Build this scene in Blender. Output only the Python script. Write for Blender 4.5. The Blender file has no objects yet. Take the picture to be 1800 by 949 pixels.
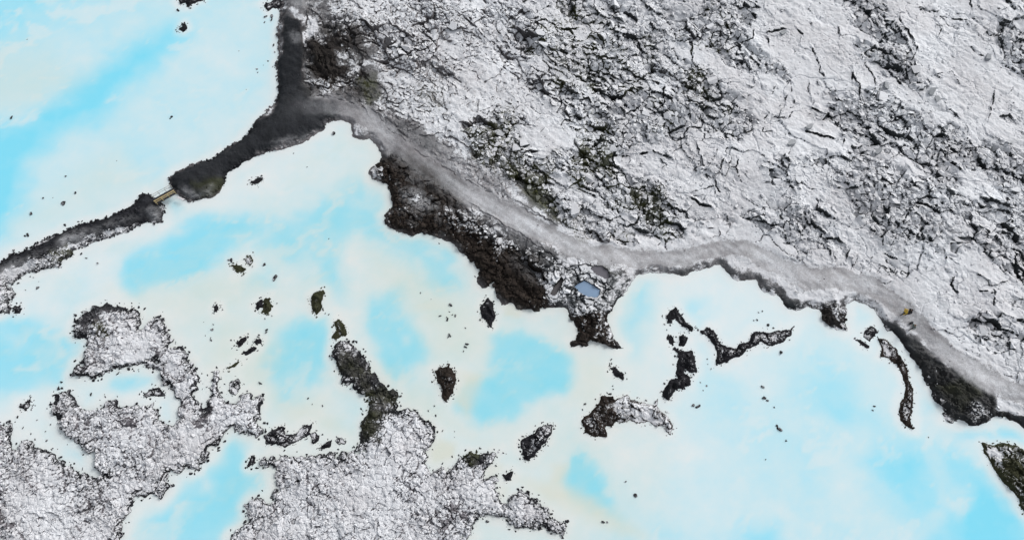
import bpy, bmesh, math, random
import numpy as np
from mathutils import Matrix, Vector

random.seed(7)
RNG = np.random.default_rng(11)
scene = bpy.context.scene
COL = scene.collection

# ------------------------------------------------------------------ camera
F_PX, TILT, DIST = 1399.0, math.radians(20.0), 104.0
CAM = np.array([0.0, -DIST * math.sin(TILT), DIST * math.cos(TILT)])
cam_data = bpy.data.cameras.new('camera')
cam = bpy.data.objects.new('camera', cam_data)
COL.objects.link(cam)
cam.location = CAM.tolist()
cam.rotation_euler = (TILT, 0, 0)
cam_data.sensor_fit = 'HORIZONTAL'
cam_data.angle = 2 * math.atan(900.0 / F_PX)
cam_data.clip_start, cam_data.clip_end = 1.0, 3000.0
scene.camera = cam

# ------------------------------------------------------------------ sky, sun, exposure (overcast winter day)
SUN_AZ, SUN_EL = math.radians(50), math.radians(36)
world = bpy.data.worlds.new('World')
scene.world = world
world.use_nodes = True
wt = world.node_tree
wt.nodes.clear()
sky = wt.nodes.new('ShaderNodeTexSky')
sky.sky_type = 'NISHITA'
sky.sun_disc = False
sky.sun_elevation, sky.sun_rotation = SUN_EL, SUN_AZ
sky.air_density, sky.dust_density, sky.ozone_density = 1.0, 3.0, 1.0
hs = wt.nodes.new('ShaderNodeHueSaturation')
hs.inputs['Saturation'].default_value = 0.22
bg = wt.nodes.new('ShaderNodeBackground')
bg.inputs['Strength'].default_value = 0.145
wo = wt.nodes.new('ShaderNodeOutputWorld')
wt.links.new(sky.outputs[0], hs.inputs['Color'])
wt.links.new(hs.outputs[0], bg.inputs['Color'])
wt.links.new(bg.outputs[0], wo.inputs['Surface'])
sun_data = bpy.data.lights.new('sun', 'SUN')
sun_data.energy, sun_data.angle, sun_data.color = 1.15, math.radians(18), (1.0, 0.975, 0.94)
sun = bpy.data.objects.new('sun', sun_data)
COL.objects.link(sun)
sd_ = Vector((math.cos(SUN_EL) * math.sin(SUN_AZ), math.cos(SUN_EL) * math.cos(SUN_AZ), math.sin(SUN_EL)))
sun.rotation_euler = sd_.to_track_quat('Z', 'Y').to_euler()
sun.location = (60, 60, 120)
scene.view_settings.view_transform = 'Standard'
scene.view_settings.look = 'None'
scene.view_settings.gamma = 1.0
scene.view_settings.exposure = 0.2
scene.view_settings.use_curve_mapping = False

# ------------------------------------------------------------------ maths helpers
CT, ST = math.cos(TILT), math.sin(TILT)


def unproject(px, py, z=0.0):
    """picture position -> point of the horizontal plane at height z"""
    a = (np.asarray(px, float) - 900.0) / F_PX
    b = -(np.asarray(py, float) - 474.5) / F_PX
    dx, dy, dz = a, CT * b + ST, ST * b - CT
    t = (z - CAM[2]) / dz
    return CAM[0] + t * dx, CAM[1] + t * dy


def project(x, y, z):
    rx, ry, rz = x - CAM[0], y - CAM[1], z - CAM[2]
    cy = CT * ry + ST * rz
    cz = -ST * ry + CT * rz
    return 900.0 + F_PX * rx / -cz, 474.5 - F_PX * cy / -cz


def hash2(ix, iy, seed):
    h = (ix.astype(np.int64) * 374761393 + iy.astype(np.int64) * 668265263 + seed * 1442695041) & 0xFFFFFFFF
    h = ((h ^ (h >> 13)) * 1274126177) & 0xFFFFFFFF
    h = ((h ^ (h >> 16)) * 2246822519) & 0xFFFFFFFF
    h = h ^ (h >> 15)
    return (h & 0xFFFFFF).astype(np.float32) / float(0xFFFFFF)


def vnoise(x, y, seed):
    ix, iy = np.floor(x), np.floor(y)
    fx, fy = (x - ix).astype(np.float32), (y - iy).astype(np.float32)
    fx, fy = fx * fx * (3 - 2 * fx), fy * fy * (3 - 2 * fy)
    ix, iy = ix.astype(np.int64), iy.astype(np.int64)
    a, b = hash2(ix, iy, seed), hash2(ix + 1, iy, seed)
    c, d = hash2(ix, iy + 1, seed), hash2(ix + 1, iy + 1, seed)
    return (a + (b - a) * fx) * (1 - fy) + (c + (d - c) * fx) * fy


def fbm(x, y, size, octaves=4, seed=0, gain=0.5):
    """-1..1"""
    v, amp, tot, s = 0.0, 1.0, 0.0, 1.0 / size
    for o in range(octaves):
        c, sn = math.cos(0.7 * o), math.sin(0.7 * o)
        v = v + amp * (vnoise((x * c - y * sn) * s + 17.3 * o, (x * sn + y * c) * s - 9.1 * o, seed + o) * 2 - 1)
        tot += amp
        amp *= gain
        s *= 2.03
    return v / tot


def worley(x, y, size, seed):
    """F1, F2, offset from the cell's seed point, and two random numbers of the cell"""
    x, y = x / size, y / size
    ix, iy = np.floor(x).astype(np.int64), np.floor(y).astype(np.int64)
    f1 = np.full(x.shape, 9.0, np.float32)
    f2 = f1.copy()
    ox, oy = np.zeros_like(f1), np.zeros_like(f1)
    cx, cy = np.zeros(x.shape, np.int64), np.zeros(x.shape, np.int64)
    for j in (-1, 0, 1):
        for i in (-1, 0, 1):
            gx, gy = ix + i, iy + j
            dx = (x - gx - hash2(gx, gy, seed)).astype(np.float32)
            dy = (y - gy - hash2(gx, gy, seed + 1)).astype(np.float32)
            d = np.sqrt(dx * dx + dy * dy)
            m = d < f1
            f2 = np.where(m, f1, np.minimum(f2, d))
            f1 = np.where(m, d, f1)
            ox, oy = np.where(m, dx, ox), np.where(m, dy, oy)
            cx, cy = np.where(m, gx, cx), np.where(m, gy, cy)
    return f1, f2, ox, oy, hash2(cx, cy, seed + 2), hash2(cx, cy, seed + 3), hash2(cx, cy, seed + 4)


def sstep(a, b, x):
    t = np.clip((x - a) / (b - a), 0, 1)
    return t * t * (3 - 2 * t)


def poly_sd(x, y, poly):
    """signed distance to a closed polygon, positive inside"""
    d2 = np.full(x.shape, 1e9)
    ins = np.zeros(x.shape, bool)
    n = len(poly)
    for k in range(n):
        ax, ay = poly[k]
        bx, by = poly[(k + 1) % n]
        ex, ey = bx - ax, by - ay
        L = ex * ex + ey * ey + 1e-9
        t = np.clip(((x - ax) * ex + (y - ay) * ey) / L, 0, 1)
        qx, qy = x - ax - t * ex, y - ay - t * ey
        d2 = np.minimum(d2, qx * qx + qy * qy)
        if ay != by:
            c = ((ay > y) != (by > y)) & (x < ex * (y - ay) / ey + ax)
            ins ^= c
    d = np.sqrt(d2)
    return np.where(ins, d, -d)


def line_dist(x, y, pts):
    d2 = np.full(x.shape, 1e9)
    for k in range(len(pts) - 1):
        ax, ay = pts[k]
        bx, by = pts[k + 1]
        ex, ey = bx - ax, by - ay
        L = ex * ex + ey * ey + 1e-9
        t = np.clip(((x - ax) * ex + (y - ay) * ey) / L, 0, 1)
        qx, qy = x - ax - t * ex, y - ay - t * ey
        d2 = np.minimum(d2, qx * qx + qy * qy)
    return np.sqrt(d2)


def bilerp(arr, fx, fy):
    fx = np.clip(fx, 0, arr.shape[1] - 1.001)
    fy = np.clip(fy, 0, arr.shape[0] - 1.001)
    ix, iy = fx.astype(int), fy.astype(int)
    tx, ty = fx - ix, fy - iy
    return ((arr[iy, ix] * (1 - tx) + arr[iy, ix + 1] * tx) * (1 - ty)
            + (arr[iy + 1, ix] * (1 - tx) + arr[iy + 1, ix + 1] * tx) * ty)


# maps of what the ground is made of, drawn as outlines on the plan of the place
PC, PX0, PY0, PX1, PY1 = 4.0, -120, -120, 1920, 1060
_gx, _gy = np.meshgrid(np.arange(PX0, PX1, PC), np.arange(PY0, PY1, PC))


def plan_map(items, base=0.0):
    """items: (points, value, softness); later ones go on top"""
    m = np.full(_gx.shape, float(base))
    for pts, val, soft in items:
        x0, x1 = min(p[0] for p in pts) - soft * 2, max(p[0] for p in pts) + soft * 2
        y0, y1 = min(p[1] for p in pts) - soft * 2, max(p[1] for p in pts) + soft * 2
        i0, i1 = max(0, int((x0 - PX0) / PC)), min(m.shape[1], int((x1 - PX0) / PC) + 2)
        j0, j1 = max(0, int((y0 - PY0) / PC)), min(m.shape[0], int((y1 - PY0) / PC) + 2)
        if i1 <= i0 or j1 <= j0:
            continue
        s = poly_sd(_gx[j0:j1, i0:i1], _gy[j0:j1, i0:i1], pts)
        w = sstep(-soft, soft, s)
        m[j0:j1, i0:i1] = m[j0:j1, i0:i1] * (1 - w) + val * w
    return m


def plan(m, px, py):
    return bilerp(m, (px - PX0) / PC, (py - PY0) / PC)


# ------------------------------------------------------------------ outlines of the land (on the plan)
LAND_MAIN = [(497, -110), (497, 0), (492, 20), (489, 43), (487, 67), (489, 90), (486, 110), (489, 127), (489, 160), (483, 182),
    (467, 197), (450, 213), (440, 230), (420, 247), (397, 263), (370, 280), (353, 283), (327, 295), (307, 303), (296, 313),
    (298, 322), (301, 334), (309, 342), (322, 349), (331, 356), (353, 351), (377, 346), (388, 336), (396, 323), (397, 313),
    (401, 302), (417, 295), (437, 280), (460, 270), (477, 265), (500, 263), (520, 257), (533, 252), (547, 240), (560, 234),
    (573, 228), (570, 219), (581, 214), (600, 213), (617, 220), (620, 237), (635, 248), (650, 243), (662, 258), (672, 271),
    (666, 285), (655, 293), (647, 305), (653, 316), (680, 326), (688, 346), (688, 363), (675, 379), (677, 393), (697, 406),
    (720, 413), (740, 411), (760, 416), (780, 422), (795, 426), (807, 443), (830, 459), (841, 476), (839, 496), (847, 506),
    (867, 501), (872, 516), (883, 538), (897, 534), (910, 544), (930, 546), (943, 550), (958, 543), (973, 541), (997, 543),
    (1000, 559), (1013, 576), (1018, 591), (1002, 601), (1005, 609), (1030, 608), (1040, 600), (1067, 603), (1083, 613),
    (1098, 612), (1080, 600), (1073, 579), (1068, 556), (1077, 546), (1083, 529), (1097, 516), (1107, 503), (1120, 484),
    (1147, 478), (1167, 483), (1200, 484), (1220, 480), (1243, 474), (1267, 464), (1277, 479), (1297, 496), (1313, 494),
    (1330, 494), (1340, 516), (1357, 519), (1367, 517), (1377, 534), (1388, 545), (1404, 545), (1417, 539), (1443, 541),
    (1448, 563), (1460, 574), (1477, 582), (1492, 584), (1487, 569), (1490, 549), (1487, 534), (1503, 528), (1523, 537),
    (1540, 548), (1549, 566), (1560, 583), (1568, 582), (1580, 599), (1595, 618), (1606, 635), (1618, 659), (1631, 682),
    (1641, 702), (1656, 722), (1658, 739), (1674, 744), (1700, 747), (1721, 748), (1735, 742), (1751, 732), (1768, 737),
    (1788, 744), (1802, 755), (1930, 800), (1930, -110)]
LAND_WEST = [(257, 337), (277, 347), (289, 359), (292, 371), (287, 383), (288, 394), (273, 393), (257, 390), (240, 399),
    (217, 411), (193, 419), (173, 426), (147, 436), (130, 443), (127, 453), (110, 457), (107, 471), (83, 471), (67, 477),
    (53, 479), (33, 493), (18, 500), (22, 509), (31, 517), (15, 529), (22, 536), (17, 547), (0, 550), (-110, 560),
    (-110, 510), (0, 463), (20, 449), (43, 439), (67, 426), (90, 413), (110, 406), (140, 396), (173, 386), (207, 373),
    (233, 359), (245, 346)]
LAND_SW = [(147, 632), (157, 606), (147, 593), (133, 591), (128, 583), (137, 573), (133, 564), (143, 556), (142, 550), (160, 546),
    (163, 538), (187, 533), (203, 536), (230, 543), (247, 545), (249, 563), (248, 575), (257, 575), (263, 563), (283, 553),
    (293, 573), (300, 593), (310, 606), (325, 609), (332, 632), (346, 655), (351, 662), (347, 682), (351, 699), (353, 719),
    (363, 719), (364, 705), (371, 685), (375, 659), (386, 649), (384, 675), (389, 692), (398, 704), (414, 704), (418, 692),
    (438, 689), (448, 698), (461, 695), (463, 712), (456, 729), (453, 746), (464, 759), (451, 769), (431, 762), (409, 751),
    (398, 762), (384, 779), (368, 789), (364, 806), (351, 812), (351, 824), (327, 824), (311, 832), (301, 856), (282, 876),
    (279, 864), (261, 871), (247, 868), (236, 876), (230, 899), (227, 923), (217, 949), (210, 1050), (-110, 1050), (-110, 746),
    (0, 746), (23, 741), (25, 756), (20, 779), (21, 791), (32, 789), (37, 769), (53, 766), (63, 782), (77, 789), (90, 792),
    (104, 809), (120, 816), (140, 826), (160, 832), (178, 838), (192, 838), (176, 830), (160, 824), (157, 799), (140, 782),
    (117, 766), (100, 739), (88, 729), (94, 716), (100, 695), (110, 690), (124, 687), (132, 702), (137, 716), (147, 722),
    (180, 712), (187, 702), (210, 704), (231, 707), (247, 716), (267, 712), (277, 726), (279, 739), (294, 747), (312, 746),
    (314, 719), (311, 699), (301, 682), (287, 672), (277, 652), (264, 645), (250, 642), (236, 646), (221, 649), (194, 652),
    (170, 665), (147, 664), (125, 665), (129, 652), (134, 639)]
LAND_SOUTH = [(454, 814), (461, 806), (478, 789), (494, 802), (521, 799), (551, 802), (581, 796), (600, 798), (620, 792), (630, 779),
    (635, 759), (643, 736), (650, 716), (643, 695), (627, 687), (617, 675), (603, 675), (600, 660), (590, 645), (583, 625),
    (586, 606), (597, 598), (606, 599), (616, 604), (632, 616), (650, 636), (662, 652), (668, 669), (684, 685), (700, 684),
    (702, 694), (692, 700), (700, 712), (697, 722), (717, 719), (737, 726), (744, 736), (764, 746), (772, 757), (764, 769),
    (760, 786), (750, 796), (754, 819), (760, 826), (787, 822), (804, 819), (809, 802), (824, 796), (847, 799), (862, 796),
    (877, 794), (867, 810), (857, 822), (851, 839), (867, 836), (879, 845), (871, 852), (874, 869), (884, 886), (894, 883),
    (902, 866), (917, 864), (941, 878), (964, 896), (978, 913), (994, 918), (989, 941), (968, 931), (947, 928), (921, 926),
    (904, 924), (887, 909), (861, 904), (841, 906), (834, 916), (830, 946), (826, 1050), (380, 1050), (401, 948), (414, 929),
    (441, 916), (434, 903), (431, 889), (444, 878), (474, 873), (486, 853), (481, 836), (469, 822)]


def tile(ox, oy, s, *pts):
    return [(ox + p[0] / s, oy + p[1] / s) for p in pts]


T3 = 3.0
T29 = 2.993
# islets: (label, outline, height, snow, ground colour)
ISLETS = [
    ('black teardrop rock islet with a brown sloping back and a narrow tail', tile(600, 632, T29, (500, 60), (560, 35), (605, 80), (600, 120), (582, 170), (550, 218), (530, 200), (530, 130), (505, 110)), 0.85, .12, 'brown'),
    ('small black diamond-shaped rock islet just off the dark brown cliff shore', tile(600, 316, T3, (738, 668), (770, 628), (795, 660), (795, 690), (808, 720), (785, 772), (760, 740), (738, 715)), 0.6, .1, 'black'),
    ('dark slanting rock islet streaked with snow on its tapering upper end', tile(600, 632, T29, (943, 430), (1000, 395), (1060, 350), (1105, 350), (1105, 390), (1060, 440), (1020, 500), (980, 520), (955, 490)), 0.7, .25, 'black'),
    ('long rock islet, bulky black at one end and snowy ribbed at the other', tile(600, 632, T29, (1263, 320), (1310, 280), (1360, 230), (1370, 200), (1420, 195), (1440, 215), (1500, 190), (1520, 210), (1640, 240), (1660, 222), (1670, 270), (1720, 300), (1740, 350), (1735, 395), (1705, 380), (1710, 340), (1650, 345), (1620, 320), (1545, 325), (1520, 310), (1490, 325), (1440, 320), (1425, 350), (1385, 350), (1395, 400), (1320, 400), (1290, 380), (1275, 340)), 0.75, .25, 'brown'),
    ('curved black hook-shaped rock islet, upper half of a broken ring of rocks', tile(1140, 520, 4.75, (150, 175), (185, 125), (230, 105), (270, 160), (310, 220), (370, 265), (365, 295), (300, 260), (250, 225), (225, 185), (175, 212)), 0.45, .15, 'black'),
    ('tiny dark oval rock inside the broken ring of rocks', tile(1140, 520, 4.75, (258, 335), (290, 325), (325, 350), (315, 400), (290, 425), (262, 405)), 0.4, .2, 'black'),
    ('tiny grey oval rock on the outer edge of the broken ring', tile(1140, 520, 4.75, (165, 350), (205, 355), (215, 385), (200, 405), (170, 385)), 0.3, .2, 'black'),
    ('jagged black crooked rock islet with a bent tail below the rock ring', tile(1140, 520, 4.75, (200, 440), (220, 430), (265, 465), (360, 460), (380, 520), (400, 630), (350, 625), (300, 590), (290, 635), (340, 680), (325, 745), (280, 760), (230, 775), (195, 820), (155, 865), (128, 835), (140, 770), (180, 710), (255, 690), (230, 640), (232, 585), (255, 530), (250, 480)), 0.65, .12, 'black'),
    ('black angular check-mark rock islet with snow-flecked long arm', tile(1140, 520, 4.75, (445, 300), (490, 270), (545, 290), (565, 330), (600, 405), (670, 435), (730, 445), (770, 400), (840, 380), (880, 290), (940, 310), (1000, 310), (1080, 295), (1180, 280), (1205, 260), (1195, 310), (1120, 380), (1060, 400), (1000, 415), (940, 385), (890, 420), (820, 440), (770, 500), (690, 520), (620, 555), (565, 575), (580, 500), (560, 430), (510, 360), (470, 330)), 0.7, .2, 'black'),
    ('small slanting dark rock standing alone off the black headland spike', tile(600, 632, T29, (1408, 38), (1440, 45), (1477, 70), (1480, 97), (1440, 82)), 0.4, .1, 'black'),
    ('mossy green-black upright rock islet in the white shallows', tile(0, 316, T3, (1638, 620), (1660, 600), (1702, 588), (1697, 640), (1690, 690), (1670, 707), (1645, 680)), 0.5, .1, 'moss'),
    ('small black rock close beside a mossy olive rock', tile(0, 316, T3, (1348, 652), (1378, 638), (1382, 670), (1360, 692)), 0.35, .08, 'black'),
    ('slim olive mossy rock with a stained brown halo of silt', tile(0, 316, T3, (1398, 632), (1425, 618), (1428, 680), (1405, 707), (1388, 690)), 0.4, .1, 'moss'),
    ('low mossy dark rock lying flat like a lens in milky shallows', tile(0, 316, T3, (1226, 455), (1260, 454), (1298, 473), (1282, 491), (1240, 482)), 0.35, .1, 'moss'),
    ('pale snow-flecked rock beside the lens-shaped mossy rock', tile(0, 316, T3, (1292, 420), (1318, 402), (1332, 425), (1320, 448), (1298, 440)), 0.3, .55, 'moss'),
    ('small dark grey pentagonal rock standing alone in white shallows', tile(0, 316, T3, (1126, 672), (1140, 656), (1156, 660), (1153, 680), (1135, 694)), 0.35, .12, 'black'),
    ('long narrow black rock lying diagonally, first of two parallel slivers', tile(0, 316, T3, (1238, 862), (1270, 838), (1303, 824), (1297, 846), (1255, 882)), 0.35, .08, 'black'),
    ('long narrow black rock lying diagonally, flatter of two parallel slivers', tile(0, 316, T3, (1278, 907), (1340, 884), (1362, 890), (1300, 922)), 0.3, .1, 'black'),
    ('thin dark stick-like sliver of rock in pale water by the snowy lava', tile(0, 632, T29, (1196, 44), (1255, 3), (1264, 14), (1210, 46)), 0.25, .05, 'moss'),
    ('small snow-topped rock lump beside a long finger of the snowy lava', tile(0, 632, T29, (1208, 120), (1250, 105), (1260, 150), (1240, 180), (1212, 172)), 0.4, .6, 'black'),
    ('snowy crumbly rock reef bent like a wing between two lava peninsulas', tile(0, 632, T29, (1393, 400), (1440, 375), (1490, 355), (1500, 400), (1560, 390), (1600, 350), (1640, 340), (1620, 390), (1560, 430), (1500, 460), (1450, 435), (1400, 440)), 0.45, .5, 'black'),
    ('small round snow-capped stone by the tip of the crumbly rock reef', tile(0, 632, T29, (1636, 400), (1658, 388), (1680, 402), (1675, 428), (1645, 432)), 0.35, .6, 'black'),
    ('small dark triangular rock near the snowy lava shore', tile(0, 632, T29, (1678, 467), (1712, 440), (1748, 418), (1735, 458)), 0.3, .4, 'black'),
    ('oval snow-capped boulder with a dark rim in the white shallows', tile(0, 632, T29, (1766, 425), (1796, 414), (1820, 430), (1812, 446), (1778, 442)), 0.4, .75, 'black'),
    ('small narrow rock in the mouth of the blue inlet', tile(0, 632, T29, (1303, 562), (1325, 508), (1342, 515), (1330, 552)), 0.3, .35, 'black'),
    ('small snowy rock lump apart from the snowy lava beside blue water', tile(0, 632, T29, (105, 235), (155, 213), (162, 240), (135, 267), (110, 252)), 0.4, .5, 'black'),
    ('scatter of low snowy crumbs of rock in the enclosed shallow bay', tile(0, 632, T29, (750, 190), (790, 155), (830, 150), (860, 185), (830, 195), (800, 180), (770, 200)), 0.22, .45, 'black'),
    ('small dark forked rock off the snowy headland beside yellowish shallows', tile(600, 632, T29, (848, 606), (870, 608), (900, 588), (902, 606), (885, 634), (862, 628)), 0.35, .2, 'black'),
    ('small dark sliver of rock below the embankment near blue water', tile(0, 316, T3, (1323, 12), (1350, -2), (1382, -8), (1372, 8), (1340, 24)), 0.3, .1, 'black'),
    ('little dark hooked rock alone in the wide pale lagoon', tile(0, 0, T3, (942, 155), (960, 145), (970, 124), (984, 150), (966, 164)), 0.35, .05, 'black'),
    ('dark narrow tip of rock broken off the black lava finger', [(588, 566), (595, 562), (604, 570), (607, 588), (597, 592), (590, 598), (585, 592), (591, 582)], 0.5, .2, 'moss'),
    ('long thin snowy rock spit ending in a dark bushy-looking islet', [(1545, 596), (1556, 596), (1570, 608), (1584, 628), (1594, 648), (1597, 668), (1605, 688), (1604, 715), (1600, 735), (1605, 754), (1592, 747), (1582, 738), (1580, 722), (1587, 700), (1591, 680), (1589, 660), (1577, 641), (1562, 629), (1548, 626), (1551, 610)], 0.45, .3, 'brown'),
    ('thin black sliver of rock beside the rusty snowy shore hummock', tile(1200, 316, T3, (915, 840), (940, 845), (982, 878), (975, 886), (940, 868)), 0.22, .1, 'black'),
    ('patch of grey snow-dusted rubble between the sliver and the shore', tile(1200, 316, T3, (955, 830), (968, 795), (1000, 778), (1022, 795), (1000, 825), (985, 848)), 0.22, .4, 'black'),
    ('black craggy rock island with snow patch and green moss on top', tile(1200, 632, T29, (1575, 440), (1600, 445), (1640, 455), (1680, 437), (1750, 450), (1796, 480), (1900, 540), (1950, 640), (1900, 800), (1830, 830), (1790, 780), (1770, 730), (1730, 680), (1690, 640), (1650, 580), (1620, 530), (1590, 480)), 1.0, .35, 'moss'),
    ('dark jagged rock cluster in the wide lagoon near the embankment head', tile(0, 0, T3, (940, 0), (955, 22), (985, 12), (995, 38), (1010, 25), (1045, 12), (1070, 6), (1060, -20), (960, -30)), 0.4, .2, 'black'),
    ('low grey rocks lying against the black embankment', tile(0, 0, T3, (1392, 30), (1430, 15), (1470, -10), (1490, 30), (1470, 50), (1440, 42), (1415, 62)), 0.35, .25, 'black'),
    ('short dark stub of rock close to the two parallel slivers', tile(0, 316, T3, (1342, 852), (1360, 840), (1379, 845), (1372, 862), (1352, 866)), 0.3, .08, 'black'),
    ('small rubbly snow-topped rock at the end of the rocky embankment foot', tile(0, 380, 4.313, (108, 690), (140, 685), (162, 705), (150, 728), (120, 725)), 0.4, .5, 'black'),
]

PATH = [(520, 186), (560, 187), (600, 190), (640, 205), (675, 233), (705, 260), (760, 298), (832, 342), (914, 387), (969, 413),
        (1010, 436), (1060, 447), (1130, 455), (1200, 453), (1255, 438), (1310, 436), (1360, 465), (1420, 491), (1480, 490),
        (1530, 503), (1572, 533), (1615, 573), (1665, 620), (1715, 655), (1765, 683), (1850, 710), (1930, 732)]
EMBANK = [(480, -110), (533, -110), (536, 40), (534, 150), (548, 172), (575, 178), (582, 215), (540, 240), (470, 275), (402, 300), (400, 330), (340, 365), (280, 330), (300, 295), (440, 215), (480, 170)]
POND_BLUE = [(1010, 504), (1018, 498), (1027, 493), (1037, 498), (1047, 504), (1055, 509), (1054, 517), (1048, 523), (1033, 522), (1018, 515)]
POND_GREY = [(1038, 472), (1046, 467), (1060, 469), (1068, 476), (1072, 489), (1064, 491), (1048, 483)]
POND_MUD = [(968, 518), (973, 506), (986, 490), (991, 495), (984, 508), (975, 520)]

# ------------------------------------------------------------------ plan maps
ROUGH = plan_map([
    ([(540, 10), (640, 40), (660, 170), (560, 165), (530, 100)], .6, 25),
    ([(640, 50), (760, 60), (800, 130), (800, 195), (690, 230), (640, 190)], .58, 25),
    ([(880, -60), (1090, -60), (1110, 60), (1200, 40), (1260, 150), (1310, 210), (1230, 235), (1180, 265), (1120, 230), (1020, 190), (955, 165), (930, 110), (885, 20)], 1.0, 16),
    ([(1080, 0), (1150, 0), (1170, 35), (1120, 55), (1090, 35)], .25, 14),
    ([(1000, 200), (1100, 215), (1150, 260), (1110, 290), (1205, 395), (1195, 430), (1100, 425), (1000, 425), (925, 375), (905, 300), (980, 260)], 1.0, 14),
    ([(1080, 265), (1180, 235), (1230, 270), (1220, 320), (1150, 310), (1090, 300)], .2, 12),
    ([(815, 220), (880, 192), (925, 230), (935, 300), (918, 345), (870, 310), (830, 275)], .95, 14),
    ([(915, 225), (1000, 235), (1000, 265), (920, 262)], .15, 8),
    ([(1470, -40), (1560, 0), (1590, 60), (1612, 130), (1640, 190), (1700, 225), (1690, 290), (1580, 275), (1500, 245), (1430, 200), (1505, 185), (1538, 150), (1500, 60)], .95, 12),
    ([(1500, 290), (1600, 300), (1700, 255), (1930, 290), (1930, 640), (1720, 600), (1660, 500), (1590, 490), (1560, 430), (1500, 350)], .72, 22),
    ([(1560, 310), (1620, 330), (1610, 480), (1560, 480), (1530, 400)], 1.0, 16),
    ([(1680, 290), (1740, 300), (1750, 350), (1700, 350)], .2, 12),
    ([(1610, 480), (1720, 470), (1760, 540), (1700, 560), (1620, 530)], .22, 16),
    ([(1330, 268), (1440, 275), (1520, 255), (1545, 335), (1440, 335), (1340, 325)], .95, 12),
    ([(1195, 60), (1260, -20), (1335, 0), (1310, 60), (1390, 135), (1330, 125), (1262, 100), (1232, 145), (1262, 195), (1330, 215), (1290, 250), (1200, 235)], 1.0, 9),
    ([(1735, -20), (1830, -20), (1830, 130), (1775, 90), (1750, 30)], .95, 12),
    ([(1280, 388), (1335, 372), (1400, 420), (1445, 470), (1420, 487), (1340, 432)], .85, 10),
    ([(1360, 380), (1440, 350), (1480, 400), (1460, 440), (1400, 420)], .6, 14),
    ([(660, 300), (760, 330), (840, 400), (880, 440), (1000, 450), (1110, 470), (1100, 520), (1080, 540), (1080, 610), (1000, 600), (900, 550), (800, 430), (680, 400)], .7, 14),
    ([(1600, 590), (1740, 690), (1800, 740), (1650, 745)], .5, 8),
], base=0.3)
MOSS = plan_map([
    ([(815, 225), (850, 212), (900, 190), (912, 250), (932, 330), (890, 305), (830, 270)], .75, 16),
    ([(1000, 215), (1075, 225), (1085, 290), (1010, 300)], .7, 20),
    ([(908, 300), (965, 310), (985, 385), (930, 358)], .9, 14),
    ([(1115, 330), (1170, 335), (1168, 402), (1128, 395)], .7, 14),
    ([(950, 20), (1060, 30), (1090, 130), (1030, 180), (970, 120)], .45, 24),
    ([(1205, 110), (1235, 120), (1250, 175), (1215, 170)], .6, 12),
    ([(628, 140), (658, 128), (662, 175), (640, 182)], .85, 9),
    ([(725, 155), (775, 160), (785, 195), (740, 205)], .6, 14),
    ([(162, 566), (196, 572), (190, 592), (164, 588)], .8, 6),
    ([(85, 445), (115, 435), (120, 452), (90, 462)], .8, 6),
    ([(600, 605), (650, 650), (640, 680), (600, 650)], .45, 10),
    ([(640, 680), (700, 690), (670, 770), (640, 770)], .5, 12),
    ([(340, 318), (392, 312), (390, 340), (355, 348)], .5, 8),
    ([(1760, 795), (1800, 815), (1800, 850), (1775, 835)], .95, 8),
    ([(810, 795), (840, 797), (830, 812), (808, 815)], .5, 6),
    ([(1650, 680), (1700, 660), (1720, 690), (1690, 720)], .35, 12),
], base=0.0)
BROWN = plan_map([
    ([(650, 285), (720, 270), (800, 320), (860, 420), (960, 460), (970, 550), (880, 545), (790, 430), (670, 405)], 1.0, 16),
    ([(1000, 545), (1080, 545), (1085, 612), (995, 612)], 1.0, 10),
    ([(535, 60), (650, 40), (650, 160), (540, 165)], .8, 18),
    ([(1420, 530), (1500, 540), (1500, 590), (1440, 580)], .7, 8),
    ([(1600, 590), (1760, 700), (1800, 760), (1650, 750)], .35, 10),
    ([(1040, 380), (1090, 370), (1080, 420), (1050, 420)], .7, 10),
], base=0.0)
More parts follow.
